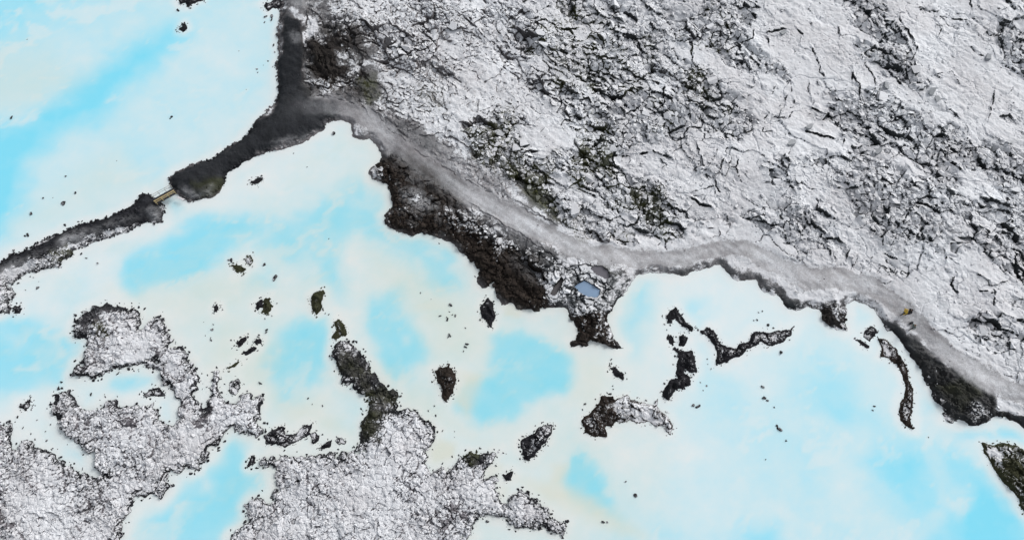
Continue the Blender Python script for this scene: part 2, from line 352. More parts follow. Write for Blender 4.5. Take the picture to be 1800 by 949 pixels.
# how much bare ground shows where the snow has melted or blown off
BARE = plan_map([
    ([(497, 20), (536, 35), (534, 150), (548, 172), (600, 182), (592, 205), (545, 232), (480, 262), (420, 296), (400, 330), (350, 358), (296, 332), (296, 310), (400, 262), (450, 215), (487, 180)], 1.1, 7),
    ([(497, -110), (500, 15), (540, 20), (540, -110)], .5, 12),
    ([(540, -20), (600, 10), (650, 50), (670, 180), (600, 182), (545, 165)], .36, 26),
    ([(650, 195), (720, 215), (800, 255), (780, 285), (700, 245)], .34, 20),
    ([(545, 78), (580, 88), (590, 142), (540, 142)], .8, 10),
    ([(588, 55), (640, 58), (634, 95), (590, 92)], .55, 14),
    ([(650, 290), (700, 268), (742, 300), (722, 322), (742, 370), (800, 400), (792, 424), (720, 414), (672, 390), (690, 350)], .84, 14),
    ([(740, 305), (800, 322), (832, 350), (800, 372), (762, 350)], .6, 14),
    ([(690, 256), (740, 286), (800, 330), (792, 345), (740, 325), (680, 290)], .7, 14),
    ([(740, 250), (778, 255), (775, 268), (742, 264)], .6, 8),
    ([(700, 320), (840, 385), (1000, 440), (1010, 545), (880, 545), (800, 430), (700, 390)], .46, 20),
    ([(960, 440), (1110, 470), (1110, 500), (1080, 545), (1000, 545)], .55, 14),
    ([(1120, 468), (1200, 470), (1265, 455), (1330, 478), (1400, 528), (1440, 530), (1500, 518), (1550, 556), (1490, 545), (1440, 550), (1380, 550), (1330, 500), (1265, 480), (1190, 492), (1120, 490)], .34, 9),
    ([(795, 420), (850, 428), (880, 458), (940, 482), (960, 515), (962, 552), (890, 545), (845, 510), (830, 470)], .86, 14),
    ([(700, 392), (800, 400), (860, 430), (832, 448), (790, 428)], .66, 14),
    ([(1000, 552), (1066, 545), (1076, 600), (1100, 615), (1030, 612), (1000, 612)], .92, 8),
    ([(-110, 510), (0, 460), (110, 404), (207, 371), (257, 335), (292, 362), (286, 388), (205, 402), (100, 436), (0, 486), (-110, 530)], 1.0, 6),
    ([(60, 470), (130, 438), (130, 455), (70, 480)], .35, 5),
    ([(1548, 552), (1578, 565), (1620, 598), (1690, 655), (1742, 692), (1752, 722), (1725, 750), (1665, 745), (1640, 702), (1605, 636), (1580, 600)], .95, 7),
    ([(1700, 708), (1735, 700), (1745, 725), (1715, 740)], .72, 8),
    ([(1742, 716), (1800, 728), (1830, 770), (1800, 760), (1768, 740)], .9, 6),
    ([(1330, 484), (1365, 500), (1402, 535), (1380, 545), (1345, 518)], .65, 7),
    ([(1265, 455), (1280, 455), (1300, 480), (1278, 484)], .5, 6),
    ([(1443, 543), (1462, 546), (1478, 585), (1452, 575)], .8, 5),
    ([(1470, 548), (1488, 545), (1490, 580), (1475, 575)], .5, 5),
    ([(583, 600), (606, 598), (632, 616), (655, 640), (700, 690), (692, 722), (668, 760), (634, 785), (645, 700), (600, 662)], .70, 16),
    ([(127, 592), (140, 558), (180, 532), (250, 543), (246, 556), (192, 550), (162, 575), (152, 596)], .62, 5),
    ([(125, 640), (150, 610), (165, 640), (140, 668)], .6, 7),
    ([(808, 800), (870, 794), (850, 806), (815, 815)], .55, 5),
    ([(1735, 795), (1800, 880), (1830, 900), (1740, 815), (1728, 780)], .6, 6),
    ([(1000, 205), (1085, 220), (1090, 290), (1010, 300)], .3, 20),
    ([(910, 300), (970, 310), (990, 390), (930, 360)], .42, 12),
    ([(1118, 332), (1168, 338), (1168, 402), (1128, 395)], .5, 14),
    ([(1205, 110), (1235, 120), (1250, 175), (1215, 170)], .42, 12),
    ([(960, 100), (1060, 110), (1090, 190), (1040, 190)], .18, 20),
    ([(1660, 560), (1800, 620), (1800, 690), (1720, 650)], .25, 30),
    ([(1540, 300), (1620, 330), (1600, 480), (1550, 460)], .22, 16),
    ([(1785, 430), (1840, 440), (1840, 520), (1790, 500)], .5, 10),
], base=0.0)
# an even thin dusting that lets the dark gravel through
DUST = plan_map([
    ([(505, -110), (540, -110), (542, 10), (508, 25)], .34, 12),
    ([(510, 60), (528, 62), (528, 75), (514, 77)], .26, 8),
    ([(480, 258), (560, 222), (600, 205), (590, 222), (520, 258), (420, 298)], .34, 6),
    ([(315, 335), (375, 332), (365, 352), (330, 354)], .34, 9),
    ([(0, 470), (150, 415), (245, 372), (240, 384), (150, 428), (0, 488)], .2, 10),
    ([(100, 425), (150, 412), (150, 424), (100, 436)], .5, 8),
    ([(-110, 520), (0, 482), (110, 444), (290, 387), (290, 397), (140, 440), (0, 505)], .42, 5),
    ([(255, 372), (290, 365), (290, 395), (265, 392)], .38, 8),
    ([(700, 330), (745, 335), (770, 360), (740, 372), (705, 350)], .42, 12),
    ([(550, 100), (548, 140), (540, 140), (538, 100)], .4, 5),
    ([(900, 460), (1010, 460), (1010, 500), (930, 490)], .25, 20),
    ([(640, 90), (720, 260), (870, 340), (900, 330), (800, 200), (720, 60), (560, 10)], .18, 40),
], base=0.0)
CRUMB = plan_map([
    ([(-120, 500), (420, 500), (1030, 780), (1030, 1060), (-120, 1060)], 1.0, 12),
    ([(570, 555), (720, 560), (790, 760), (600, 800)], 1.0, 10),
    ([(50, 430), (130, 435), (130, 475), (50, 485)], 1.0, 8),
    ([(-110, 495), (60, 495), (60, 560), (-110, 570)], 1.0, 6),
    ([(1010, 690), (1220, 690), (1220, 790), (1010, 790)], .3, 8),
], base=0.0)
SMOOTH_SW = plan_map([
    ([(215, 625), (262, 600), (262, 640), (230, 645)], 1.0, 10),
    ([(190, 730), (280, 740), (300, 800), (200, 800)], .6, 25),
    ([(20, 850), (80, 880), (40, 930), (0, 920)], .6, 25),
    ([(620, 830), (700, 830), (700, 880), (620, 880)], .5, 25),
], base=0.0)

# cracks and gaping joints between the big slabs: (points, half-width m, depth m)
CRACKS = []


def cr(ox, oy, w, d, *lines):
    for L in lines:
        CRACKS.append((tile(ox, oy, 4.313, *L), w, d))


cr(1200, 0, .13, .55, [(265, 10), (290, 100), (285, 160), (250, 230)], [(545, 240), (540, 300), (450, 310), (440, 350), (350, 390), (270, 375), (285, 240)],
   [(985, 380), (1020, 450), (1045, 500), (1040, 550), (1080, 590)], [(820, 620), (830, 690), (770, 750), (810, 820), (880, 780), (960, 760)],
   [(680, 710), (700, 650)], [(235, 590), (300, 700), (310, 800), (420, 850)], [(1290, 520), (1285, 600)], [(640, 290), (655, 330)], [(900, 270), (890, 330)],
   [(860, 200), (910, 260)], [(950, 640), (940, 690), (960, 740)], [(680, 900), (800, 900), (830, 850)])
cr(1200, 0, .22, .8, [(965, 820), (1075, 880)], [(640, 245), (780, 228)], [(5, 700), (50, 745)], [(135, 630), (180, 720)])
cr(1500, 0, .2, .8, [(350, 130), (400, 220), (445, 310), (465, 370)], [(320, 330), (320, 400), (350, 470), (410, 590), (450, 640)], [(265, 540), (350, 640)],
   [(-10, 560), (30, 630), (40, 700), (75, 790)], [(110, 170), (155, 240)])
cr(1500, 0, .12, .5, [(465, 370), (440, 440)], [(155, 240), (150, 300)], [(0, 330), (60, 380), (80, 470), (150, 570), (160, 640), (140, 720)],
   [(140, 400), (200, 470), (260, 490)], [(935, 250), (960, 300), (1010, 360), (1070, 420)], [(885, 370), (930, 420), (975, 430)], [(730, 830), (800, 890)],
   [(640, 740), (690, 750)], [(880, 0), (890, 50)], [(660, 120), (740, 140), (860, 160)], [(500, 60), (540, 80), (610, 75)], [(620, 190), (670, 205), (640, 290)],
   [(1060, 690), (1050, 800), (1010, 900)], [(640, 570), (750, 545), (800, 640)])
cr(1200, 200, .12, .55, [(0, 150), (60, 90), (130, 95)], [(130, 210), (180, 200), (270, 170)], [(270, 270), (240, 340), (200, 410)], [(325, 345), (290, 390), (245, 500), (180, 480), (215, 520), (220, 560)],
   [(320, 380), (410, 405), (450, 510)], [(430, 350), (410, 405)], [(250, 510), (270, 600)], [(370, 270), (360, 315)], [(1190, 60), (1215, 190), (1215, 240)],
   [(90, 600), (210, 560)], [(600, 720), (610, 790)], [(780, 650), (800, 720)], [(740, 780), (830, 860)], [(640, 0), (610, 130), (680, 140)])
cr(1200, 200, .24, .8, [(100, 240), (150, 340), (170, 390)], [(780, 460), (820, 550), (835, 575)], [(70, 640), (130, 690), (210, 720)], [(940, 140), (1080, 180), (1150, 190)])
cr(900, 220, .2, .8, [(40, 190), (185, 205)], [(690, 235), (840, 240), (940, 230), (1030, 210)], [(440, 470), (520, 440), (600, 430), (650, 370)], [(1085, 480), (1130, 520), (1120, 750)],
   [(310, 230), (360, 220), (420, 280)], [(1070, 200), (1180, 240)], [(780, 190), (880, 150)])
cr(900, 220, .5, .9, [(990, 500), (1050, 560), (1070, 720)], [(0, 390), (90, 380)])
cr(900, 0, .2, .8, [(400, 40), (490, 0)], [(250, 400), (330, 490)], [(440, 360), (540, 370), (640, 430), (750, 490)], [(490, 470), (560, 520), (650, 580)], [(510, 590), (620, 640), (740, 700)],
   [(650, 790), (740, 820)], [(890, 610), (1000, 600), (1110, 640)], [(1155, 670), (1150, 780), (1110, 830)], [(980, 10), (1080, 130)], [(0, 130), (80, 80)], [(330, 350), (360, 400)],
   [(380, 210), (480, 215)], [(370, 640), (460, 670)], [(860, 890), (970, 820)])
cr(900, 0, .3, .9, [(620, 690), (700, 700), (790, 760), (840, 860)])
cr(1500, 200, .16, .7, [(850, 100), (855, 190), (900, 240)], [(40, 130), (70, 190)], [(110, 240), (180, 210)], [(500, 220), (570, 270)], [(650, 120), (720, 180)], [(1000, 580), (1030, 650)])
cr(1500, 200, .3, .8, [(740, 380), (810, 430)], [(1120, 900), (1200, 920)])
cr(1500, 400, .2, .8, [(930, 350), (1020, 410), (1090, 490), (1180, 530), (1270, 550)], [(960, 490), (1080, 490), (1070, 590)], [(1120, 40), (1200, 60), (1280, 100)],
   [(770, 340), (750, 430), (800, 500)], [(690, 160), (700, 200), (690, 240)], [(1150, 660), (1280, 700)])
cr(1500, 400, .4, 1.0, [(1225, 220), (1250, 330), (1290, 380)])
CRACKS.append(([(659, 196), (687, 229), (706, 240), (722, 262), (755, 281), (793, 303), (843, 331), (873, 344), (914, 364), (969, 391)], .14, .25))
CRACKS.append(([(832, 361), (876, 388), (914, 413), (952, 437)], .1, .2))
CRACKS.append(([(540, 30), (533, 100), (533, 150), (548, 168), (600, 175), (640, 190)], .16, .3))
CRACKS.append(([(716, 233), (727, 230), (738, 223)], .1, .4))

# ------------------------------------------------------------------ height field of all the land
GS = 0.11
X0, X1, Y0, Y1 = -80.0, 80.0, -38.0, 47.5
xs, ys = np.arange(X0, X1, GS), np.arange(Y0, Y1, GS)
GX, GY = np.meshgrid(xs, ys)
NY, NX = GX.shape


def wpoly(pts, z=0.0):
    a = np.array(pts, float)
    x, y = unproject(a[:, 0], a[:, 1], z)
    return list(zip(x.tolist(), y.tolist()))


PIECES = [dict(kind='main', poly=wpoly(LAND_MAIN)), dict(kind='west', poly=wpoly(LAND_WEST)),
          dict(kind='sw', poly=wpoly(LAND_SW)), dict(kind='south', poly=wpoly(LAND_SOUTH))]
for lab, pts, hh, sn, colr in ISLETS:
    PIECES.append(dict(kind='islet', poly=wpoly(pts), label=lab, h=hh, snow=sn, col=colr))
SD = np.full(GX.shape, -6.0)
PID = np.full(GX.shape, -1, np.int16)
for k, p in enumerate(PIECES):
    a = np.array(p['poly'])
    i0, i1 = max(0, int((a[:, 0].min() - X0 - 5) / GS)), min(NX, int((a[:, 0].max() - X0 + 5) / GS))
    j0, j1 = max(0, int((a[:, 1].min() - Y0 - 5) / GS)), min(NY, int((a[:, 1].max() - Y0 + 5) / GS))
    if (i1 - i0) * (j1 - j0) > 60000:
        cxs, cys = np.arange(xs[i0] - .3, xs[i1 - 1] + .6, .3), np.arange(ys[j0] - .3, ys[j1 - 1] + .6, .3)
        c = poly_sd(*np.meshgrid(cxs, cys), p['poly'])
        s = bilerp(c, (GX[j0:j1, i0:i1] - cxs[0]) / .3, (GY[j0:j1, i0:i1] - cys[0]) / .3)
    else:
        s = poly_sd(GX[j0:j1, i0:i1], GY[j0:j1, i0:i1], p['poly'])
    m = s > SD[j0:j1, i0:i1]
    SD[j0:j1, i0:i1] = np.where(m, s, SD[j0:j1, i0:i1])
    PID[j0:j1, i0:i1] = np.where(m, k, PID[j0:j1, i0:i1])
SD_SHORE = SD.copy()

near = SD > -1.6
x, y, sd0, pid = GX[near], GY[near], SD[near], PID[near]
main, islet = pid == 0, pid >= 4
_sf = worley(x + .25 * fbm(x, y, .9, 2, 6), y + .25 * fbm(x, y, .9, 2, 7), .95, 3)[0]
sd = sd0 + .26 * fbm(x, y, 2.2, 3, 5) * np.where(islet, .5, 1) + np.where(islet, .2, np.where(pid >= 2, .32, .24)) * fbm(x, y, .6, 4, 9, .6) + np.where(main | (pid == 1), .12, np.where(islet, .12, .34)) * (.42 - _sf) * 1.6
sd = np.where((pid == 2) | (pid == 3), sd - .7 * ((x < -4) | (y > -25)) * sstep(.22, .5, fbm(x, y, 2.4, 4, 169)) * (1 - sstep(1.5, 3.0, sd)), sd)
ih = np.zeros(len(PIECES)); isn = np.zeros(len(PIECES))
for k, p in enumerate(PIECES):
    ih[k], isn[k] = p.get('h', 0), p.get('snow', 0)
hp = ih[pid]
# rough first guess of the height, to find each point's place on the plan
inl = sstep(3, 16, sd)
swell = fbm(x, y, 13, 3, 21)
h_main = .55 * sstep(-.1, 1.0, sd) + .4 * sstep(.6, 4, sd) + .75 * inl + .5 * swell * sstep(1.5, 7, sd)
h_west = .95 * sstep(-.1, 1.8, sd)
h_crumb = .42 * sstep(-.1, .7, sd) + .3 * sstep(.5, 5, sd) + .16 * swell * sstep(1, 4, sd)
sd = np.where(islet, sd + .10, sd)
h_islet = hp * .62 * (.6 * sstep(-.12, .5, sd) + .4 * sstep(.2, 1.3, sd))
h0 = np.where(main, h_main, np.where(pid == 1, h_west, np.where(islet, h_islet, h_crumb)))
px, py = project(x, y, h0)

wob = 16
pxw = px + wob * fbm(x, y, 2.8, 5, 31, .6)
pyw = py + wob * fbm(x, y, 2.8, 5, 41, .6)
rough = plan(ROUGH, pxw, pyw)
moss = plan(MOSS, pxw, pyw)
brown = plan(BROWN, pxw, pyw)
moss = np.clip(moss + main * (1 - brown) * .85 * sstep(.5, .95, plan(ROUGH, pxw, pyw)) * sstep(.05, .4, fbm(x, y, 2.2, 4, 47)) * (px < 1290), 0, 1)
bare = plan(BARE, pxw, pyw)
bare = np.clip(bare + np.clip(bare * 4, 0, 1) * np.clip((1.12 - bare) * 3, 0, 1) * .55 * fbm(x, y, 1.6, 5, 45, .62), 0, 1)
dust = plan(DUST, pxw, pyw)
crumb = plan(CRUMB, px, py)
smooth_sw = plan(SMOOTH_SW, px, py)
emb_sd = poly_sd(px, py, EMBANK)
pd = np.full(px.shape, 999.0)
pm = main & (px > 480) & (py < 760)
pd[pm] = line_dist(px[pm], py[pm], PATH)
halfw = np.interp(px, [520, 700, 900, 1000, 1260, 1350, 1480, 1600, 1800], [9, 14, 15, 13, 14, 14, 16, 13, 17])
pathm = 1 - sstep(-6, 10, pd - halfw + 7 * fbm(x, y, 1.8, 4, 51))
shoulder = 1 - sstep(-5, 34, pd - halfw + 10 * fbm(x, y, 3, 4, 53))
belt = plan(plan_map([([(640, 188), (760, 240), (870, 295), (1000, 395), (1070, 425), (1010, 440), (840, 355), (690, 245)], 1.0, 22), ([(1215, 425), (1265, 390), (1300, 395), (1310, 425), (1260, 430)], 1.0, 9), ([(1180, 462), (1270, 450), (1340, 470), (1420, 520), (1500, 520), (1560, 560), (1500, 530), (1380, 530), (1270, 470), (1180, 485)], .8, 12)]), pxw, pyw) * main
shoulder = np.maximum(shoulder, belt)
emb = sstep(-6, 6, emb_sd) * main
A = math.radians(-38)
u0, v0 = x * math.cos(A) + y * math.sin(A), -x * math.sin(A) + y * math.cos(A)
rough = np.where(main, rough * (1 - .7 * belt) * (1 - .97 * pathm) * (1 - .75 * emb) * (1 - .55 * shoulder), rough)
rough = np.clip(rough + .32 * fbm(u0 / 1.8, v0, 6, 4, 61) * sstep(.05, .2, rough), 0, 1.1)
rough = np.where(pid == 1, .12, rough)
crumb = np.where(main, 0, crumb) * (1 - .75 * smooth_sw)
crumb = np.where(islet, np.maximum(crumb, .35), crumb)

# blocks, slabs and rubble
A = math.radians(-38)
u, v = x * math.cos(A) + y * math.sin(A), -x * math.sin(A) + y * math.cos(A)
wu, wv = .5 * fbm(x, y, 2.4, 3, 71), .5 * fbm(x, y, 2.4, 3, 81)


def blocks(size, stretch, seed, tilt, joint, warp):
    f1, f2, ox, oy, r1, r2, r3 = worley((u + wu * warp) / stretch, v + wv * warp, size, seed)
    e = sstep(0, joint, f2 - f1)
    top = (r1 - .5) + tilt * ((r2 - .5) * ox + (r3 - .5) * oy) * 2 - .42 * (f1 * f1)
    return top, e, r1


an = .5 + .5 * fbm(u / 2.4, v, 3.4, 4, 89)
rough2 = np.clip(rough * (.30 + 1.25 * sstep(.28, .72, an)), 0, 1.1)
det = np.zeros_like(x)
thin0 = 1 - sstep(820, 1000, px)
slab_w = np.where(main, (1 - pathm) * (1 - .9 * emb) * sstep(.8, 2.5, sd), 0)
t1, e1, r1 = blocks(4.6, 1.6, 100, .9, .03, 2.2)
gapmask = sstep(0, .3, fbm(x, y, 4, 3, 91) + .4 * rough)
det += slab_w * (.34 * t1 * (.25 + rough * .9) - .3 * (1 - e1) * gapmask * (.05 + rough) * (1 - .8 * thin0))
t2, e2, r2_ = blocks(2.1, 1.6, 200, 1.5, .05, 1.6)
rb = sstep(.22, .7, rough2)
det += slab_w * (rb * (.58 * t2 - .27 * (1 - e2)))
t3, e3, r3_ = blocks(.86, 1.25, 300, 1.4, .09, 1.0)
rc = sstep(.3, .85, rough2 + .2 * fbm(x, y, 3, 2, 95))
det += slab_w * rc * (.31 * t3 - .12 * (1 - e3))
t7, e7, r7 = blocks(.5, 1.5, 700, 1.3, .10, 1.2)
g7 = sstep(-.35, .3, fbm(u / 1.6, v, 2.6, 4, 94))
det += slab_w * g7 * (.15 * t7 - .06 * (1 - e7)) * (.55 + .45 * thin0)
# hair cracks and wrinkles in the smoother snow
t6, e6, r6 = blocks(1.5, 1.5, 600, 1.2, .04, 2.8)
g6 = sstep(.0, .4, fbm(x, y, 2.2, 4, 93))
det += slab_w * (.20 * t6 * g6 - .10 * (1 - e6) * g6)
rid = 1 - np.abs(fbm(x, y, 1.1, 4, 101))
det += slab_w * thin0 * .10 * fbm(x, y, .7, 3, 105)
det += slab_w * (.10 * rid * rid * (.4 + .6 * sstep(-.3, .3, fbm(x, y, 5, 2, 103))))
# crumbly lava of the peninsulas: overlapping lumps
t4, e4, r4 = blocks(1.2, 1.0, 400, .9, .10, 1.4)
t5, e5, r5 = blocks(.55, 1.0, 500, 1.0, .15, .8)
lump = sstep(-.25, .35, fbm(x, y, 4.0, 3, 97))
drift = sstep(.08, .45, fbm(x, y, 3.2, 4, 167)) * sstep(.6, 1.6, sd)
cs = crumb * sstep(-.1, .6, sd) * (1 - .6 * drift)
det += cs * (.32 * t4 * (.6 + .6 * lump) - .14 * (1 - e4) * (.5 + .8 * lump) + (.15 * t5 - .15 * (1 - e5)) * (.6 + .4 * lump) + .08 * rid * rid)
# rough dark shores and islets
shore_r = np.where(main, bare * brown * (1 - pathm), 0) + np.where(islet, .8, 0)
det += shore_r * sstep(-.1, .5, sd) * (.30 * t3 + .25 * fbm(x, y, 1.1, 4, 99) - .10 * (1 - e3))
det += np.where(islet, 1, .5 * shore_r) * sstep(-.1, .3, sd) * (.14 * t5 + .16 * fbm(x, y, .45, 3, 98))
det += .05 * fbm(x, y, .9, 4, 111) * (1 - .6 * pathm) + .035 * fbm(x, y, .32, 2, 113) * (1 - .7 * pathm)
# terraces of rippled snow next to the path
det += np.where(main, .03 * np.sin(v * 5 + 4 * fbm(x, y, 3, 2, 115)) * (1 - rough) * (1 - pathm) * sstep(-.1, .2, fbm(x, y, 8, 2, 117)), 0)
# the tufted black slope
tuft = plan(plan_map([([(1590, 600), (1625, 610), (1690, 668), (1745, 700), (1740, 740), (1665, 745), (1640, 702)], 1.0, 8)]), px, py) * main
det += tuft * .36 * (np.abs(fbm(u * .45, v, .7, 3, 119)) * 2 - .5)

h = h0 + det
h = np.where(main, h * (1 - pathm) + pathm * (h0 - .06 + .03 * fbm(x, y, .5, 3, 121)), h)
bank_edge = np.where(main, .3 * emb * sstep(0, 1.8, sd), 0)
h = h + bank_edge
crack_dark = np.zeros_like(h)
for pts, w, d in CRACKS:
    a = np.array(pts)
    m = (px > a[:, 0].min() - 18) & (px < a[:, 0].max() + 18) & (py > a[:, 1].min() - 18) & (py < a[:, 1].max() + 18) & main
    idx = np.nonzero(m)[0]
    xi, yi = x[idx], y[idx]
    w, d = (w * .65, d * .55) if w < .15 else (w * .65, d * .8)
    qx = px[idx] + 5 * fbm(xi, yi, 2.2, 3, 131) + 2 * fbm(xi, yi, .5, 2, 132)
    qy = py[idx] + 5 * fbm(xi, yi, 2.2, 3, 133) + 2 * fbm(xi, yi, .5, 2, 134)
    dd = line_dist(qx, qy, pts) / 12.5
    wl = w * np.clip(.36 + 1.1 * fbm(xi, yi, 1.0, 3, 137), .01, .95)
    g = 1 - sstep(wl * .35, wl * .95 + .04, dd)
    h[idx] -= .75 * d * g * np.clip(wl / w * 1.3, 0, 1)
    # the slab on one side stands a little higher
    ex, ey = a[-1] - a[0]
    sgn = np.sign((qx - a[0, 0]) * ey - (qy - a[0, 1]) * ex)
    h[idx] += .22 * w / .13 * np.exp(-dd / .55) * (sgn > 0) * (1 - g) * (w < .3)
    crack_dark[idx] = np.maximum(crack_dark[idx], g)
h = np.maximum(h, np.where(main & (sd > 1.5), .12, -9))
# hollows that hold the ponds
PONDS = [('pond', POND_BLUE, .62, 'pond_blue', 'small slate-blue pond sunk in the snowy rubble'),
         ('pond', POND_GREY, .72, 'pond_grey', ''), ('pond', POND_MUD, .66, 'pond_mud', '')]
pond_sd = np.full(x.shape, -9.0)
for nm, pts, z, mt, lb in PONDS:
    wp = wpoly(pts, z)
    m = (x > min(q[0] for q in wp) - 2) & (x < max(q[0] for q in wp) + 2) & (y > min(q[1] for q in wp) - 2) & (y < max(q[1] for q in wp) + 2)
    idx = np.nonzero(m)[0]
    s = poly_sd(x[idx], y[idx], wp) + .06 * fbm(x[idx], y[idx], .5, 2, 139)
    h[idx] = np.where(s > 0, np.minimum(h[idx], z - .25), np.where(s > -.45, np.maximum(h[idx], z + .05 + .12 * sstep(-.45, 0, s)), h[idx]))
    pond_sd[idx] = np.maximum(pond_sd[idx], s)
isl_lo = h0 * .5 + .04 + .16 * sstep(0, .5, sd) * (.5 * t5 + fbm(x, y, .4, 3, 96) + .4 * t3)
h = np.where(islet & (sd > .05), np.maximum(h, np.maximum(isl_lo, .03)), h)
# sink below the water outside the shore
h = np.where(sd < 0, np.minimum(h, -.05) + sd * .6, h)

# ------------------------------------------------------------------ ground cover attributes
C_BLACK, C_GREY, C_BROWN, C_MOSS, C_GRAVEL = [np.array(c) for c in ((.016, .016, .019), (.046, .052, .055), (.024, .019, .016), (.046, .049, .020), (.013, .013, .017))]


def mix(a, b, t):
    return a * (1 - t[:, None]) + b * t[:, None]


snow = np.full(x.shape, .90)
snow = np.where(main, snow - bare * 1.0, snow - .10 - bare * .9)
patch = sstep(.08, .45, fbm(x, y, 2.0, 5, 163, .6))
snow = np.where((pid == 2) | (pid == 3), snow - .34 * patch - .55 * sstep(.2, .42, fbm(x, y, 1.1, 4, 171, .6)) * sstep(-.1, .25, fbm(x, y, 6, 2, 173)) - .14 * (1 - sstep(.2, 1.4, sd)) , snow)
snow = np.where(pid == 1, .70 - bare * .95, snow)
snow = np.where(islet, isn[pid] * .9 - .05 - bare * .2 + plan(plan_map([([(1085, 690), (1220, 700), (1220, 770), (1085, 760)], .5, 8), ([(945, 745), (975, 745), (965, 775), (950, 775)], .35, 6), ([(1330, 570), (1400, 570), (1400, 600), (1330, 620)], .2, 10), ([(1545, 590), (1580, 610), (1560, 630)], .3, 6), ([(1735, 785), (1765, 790), (1760, 815), (1742, 805)], .5, 6)]), px, py) + .25 * fbm(x, y, .9, 4, 159), snow)
wet = 1 - sstep(.02, .55, sd + .15 * fbm(x, y, .8, 2, 141))
snow = snow - .45 * wet * np.where(crumb > .3, .8, np.where(main & (px > 1090) & (px < 1540), .45, 1))
snow = snow - .38 * moss - .55 * crack_dark + .10 * fbm(x, y, 6, 3, 143)
thin = main * np.maximum(1 - sstep(800, 1100, px + 90 * fbm(x, y, 9, 3, 153)), .35 * sstep(.0, .5, fbm(x, y, 7, 4, 157)) * (1 - sstep(1150, 1400, px)))
snow = snow - .32 * shoulder * main - (.30 + .16 * sstep(-.3, .3, fbm(x, y, 3.5, 5, 165, .6))) * thin - .10 * sstep(.1, .5, fbm(x, y, 2.5, 4, 155)) * main
dust = np.where(main & (bare < .5), np.maximum(dust, .12), dust)
dust = np.where(shoulder * main > .05, np.maximum(dust, (.46 + .2 * fbm(x, y, 1.2, 4, 154)) * shoulder * (1 - .95 * bare)), dust)
path_d = .58 + .3 * fbm(x, y, 5, 4, 145) + .32 * fbm(u / 7, v, .6, 3, 147) + .2 * fbm(x, y, .5, 3, 148)
path_d = path_d + .16 * (1 - sstep(0, 11, pd)) - .05
path_d = path_d * np.interp(px, [500, 560, 680, 720, 800, 840, 1100], [.03, .2, .9, .35, .7, 1.0, 1.05])
dust = dust * (1 - pathm) + pathm * np.clip(path_d, 0, 1)
snow = snow * (1 - pathm) - pathm * .05
dust = dust * (1 - .8 * wet * np.where(main & (px > 1090) & (px < 1540), .3, 1))
rockc = np.tile(C_BLACK, (x.size, 1))
rockc = mix(rockc, C_GREY, np.where(main, .75, .25) * (1 - wet))
rockc = mix(rockc, C_GRAVEL, np.maximum(pathm, np.maximum(emb, (pid == 1) * 1.0) * .6) * (1 - wet))
rockc = mix(rockc, np.array((.150, .138, .142)), np.maximum(thin * .8, shoulder * main) * (1 - bare))
rockc = mix(rockc, np.array((.165, .155, .170)), ((pid == 2) | (pid == 3)) * .75 * (1 - wet) * (1 - bare) * sstep(.3, 1.2, sd))
rockc = mix(rockc, C_BROWN, brown * (1 - .3 * wet))
rockc = mix(rockc, C_MOSS, np.clip(moss * (1.0 + .8 * fbm(x, y, 1.2, 3, 149)), 0, 1))
for k, p in enumerate(PIECES):
    if p['kind'] == 'islet':
        m = pid == k
        c = dict(black=C_BLACK, brown=C_BROWN, moss=C_MOSS * .6 + C_BLACK * .4)[p['col']]
        rockc[m] = c
t = np.clip(.5 + .5 * fbm(x, y, .7, 3, 151), 0, 1)
rockc = rockc * (.65 + .7 * t)[:, None]

IDX = np.full(GX.shape, -1, np.int64)
IDX[near] = np.arange(x.size)
VERT = np.stack([x, y, h], 1)


def make_mesh(name, co, faces, flat=True, rock=None, dst=None, sno=None):
    me = bpy.data.meshes.new(name)
    co = np.ascontiguousarray(co, np.float32)
    faces = np.ascontiguousarray(faces, np.int32)
    nf, k = faces.shape
    me.vertices.add(len(co)); me.vertices.foreach_set('co', co.ravel())
    me.loops.add(nf * k); me.loops.foreach_set('vertex_index', faces.ravel())
    me.polygons.add(nf)
    me.polygons.foreach_set('loop_start', np.arange(0, nf * k, k, dtype=np.int32))
    me.polygons.foreach_set('use_smooth', np.full(nf, not flat))
    if rock is not None:
        at = me.attributes.new('ground', 'FLOAT_COLOR', 'POINT')
        at.data.foreach_set('color', np.concatenate([rock, np.clip(dst, 0, 1)[:, None]], 1).astype(np.float32).ravel())
        at = me.attributes.new('snow', 'FLOAT', 'POINT')
        at.data.foreach_set('value', sno.astype(np.float32))
    me.update(calc_edges=True)
    return me


# ------------------------------------------------------------------ materials
def new_mat(name):
    m = bpy.data.materials.new(name)
    m.use_nodes = True
    return m, m.node_tree, m.node_tree.nodes['Principled BSDF']


def N(nt, typ, **kw):
    n = nt.nodes.new(typ)
    for k, val in kw.items():
        if k in n.inputs:
            n.inputs[k].default_value = val
        else:
            setattr(n, k, val)
    return n


def math_node(nt, op, a, b=None, c=None):
    n = nt.nodes.new('ShaderNodeMath')
    n.operation = op
    for i, q in enumerate((a, b, c)):
        if q is None:
            continue
        if isinstance(q, (int, float)):
            n.inputs[i].default_value = q
        else:
            nt.links.new(q, n.inputs[i])
    return n.outputs[0]


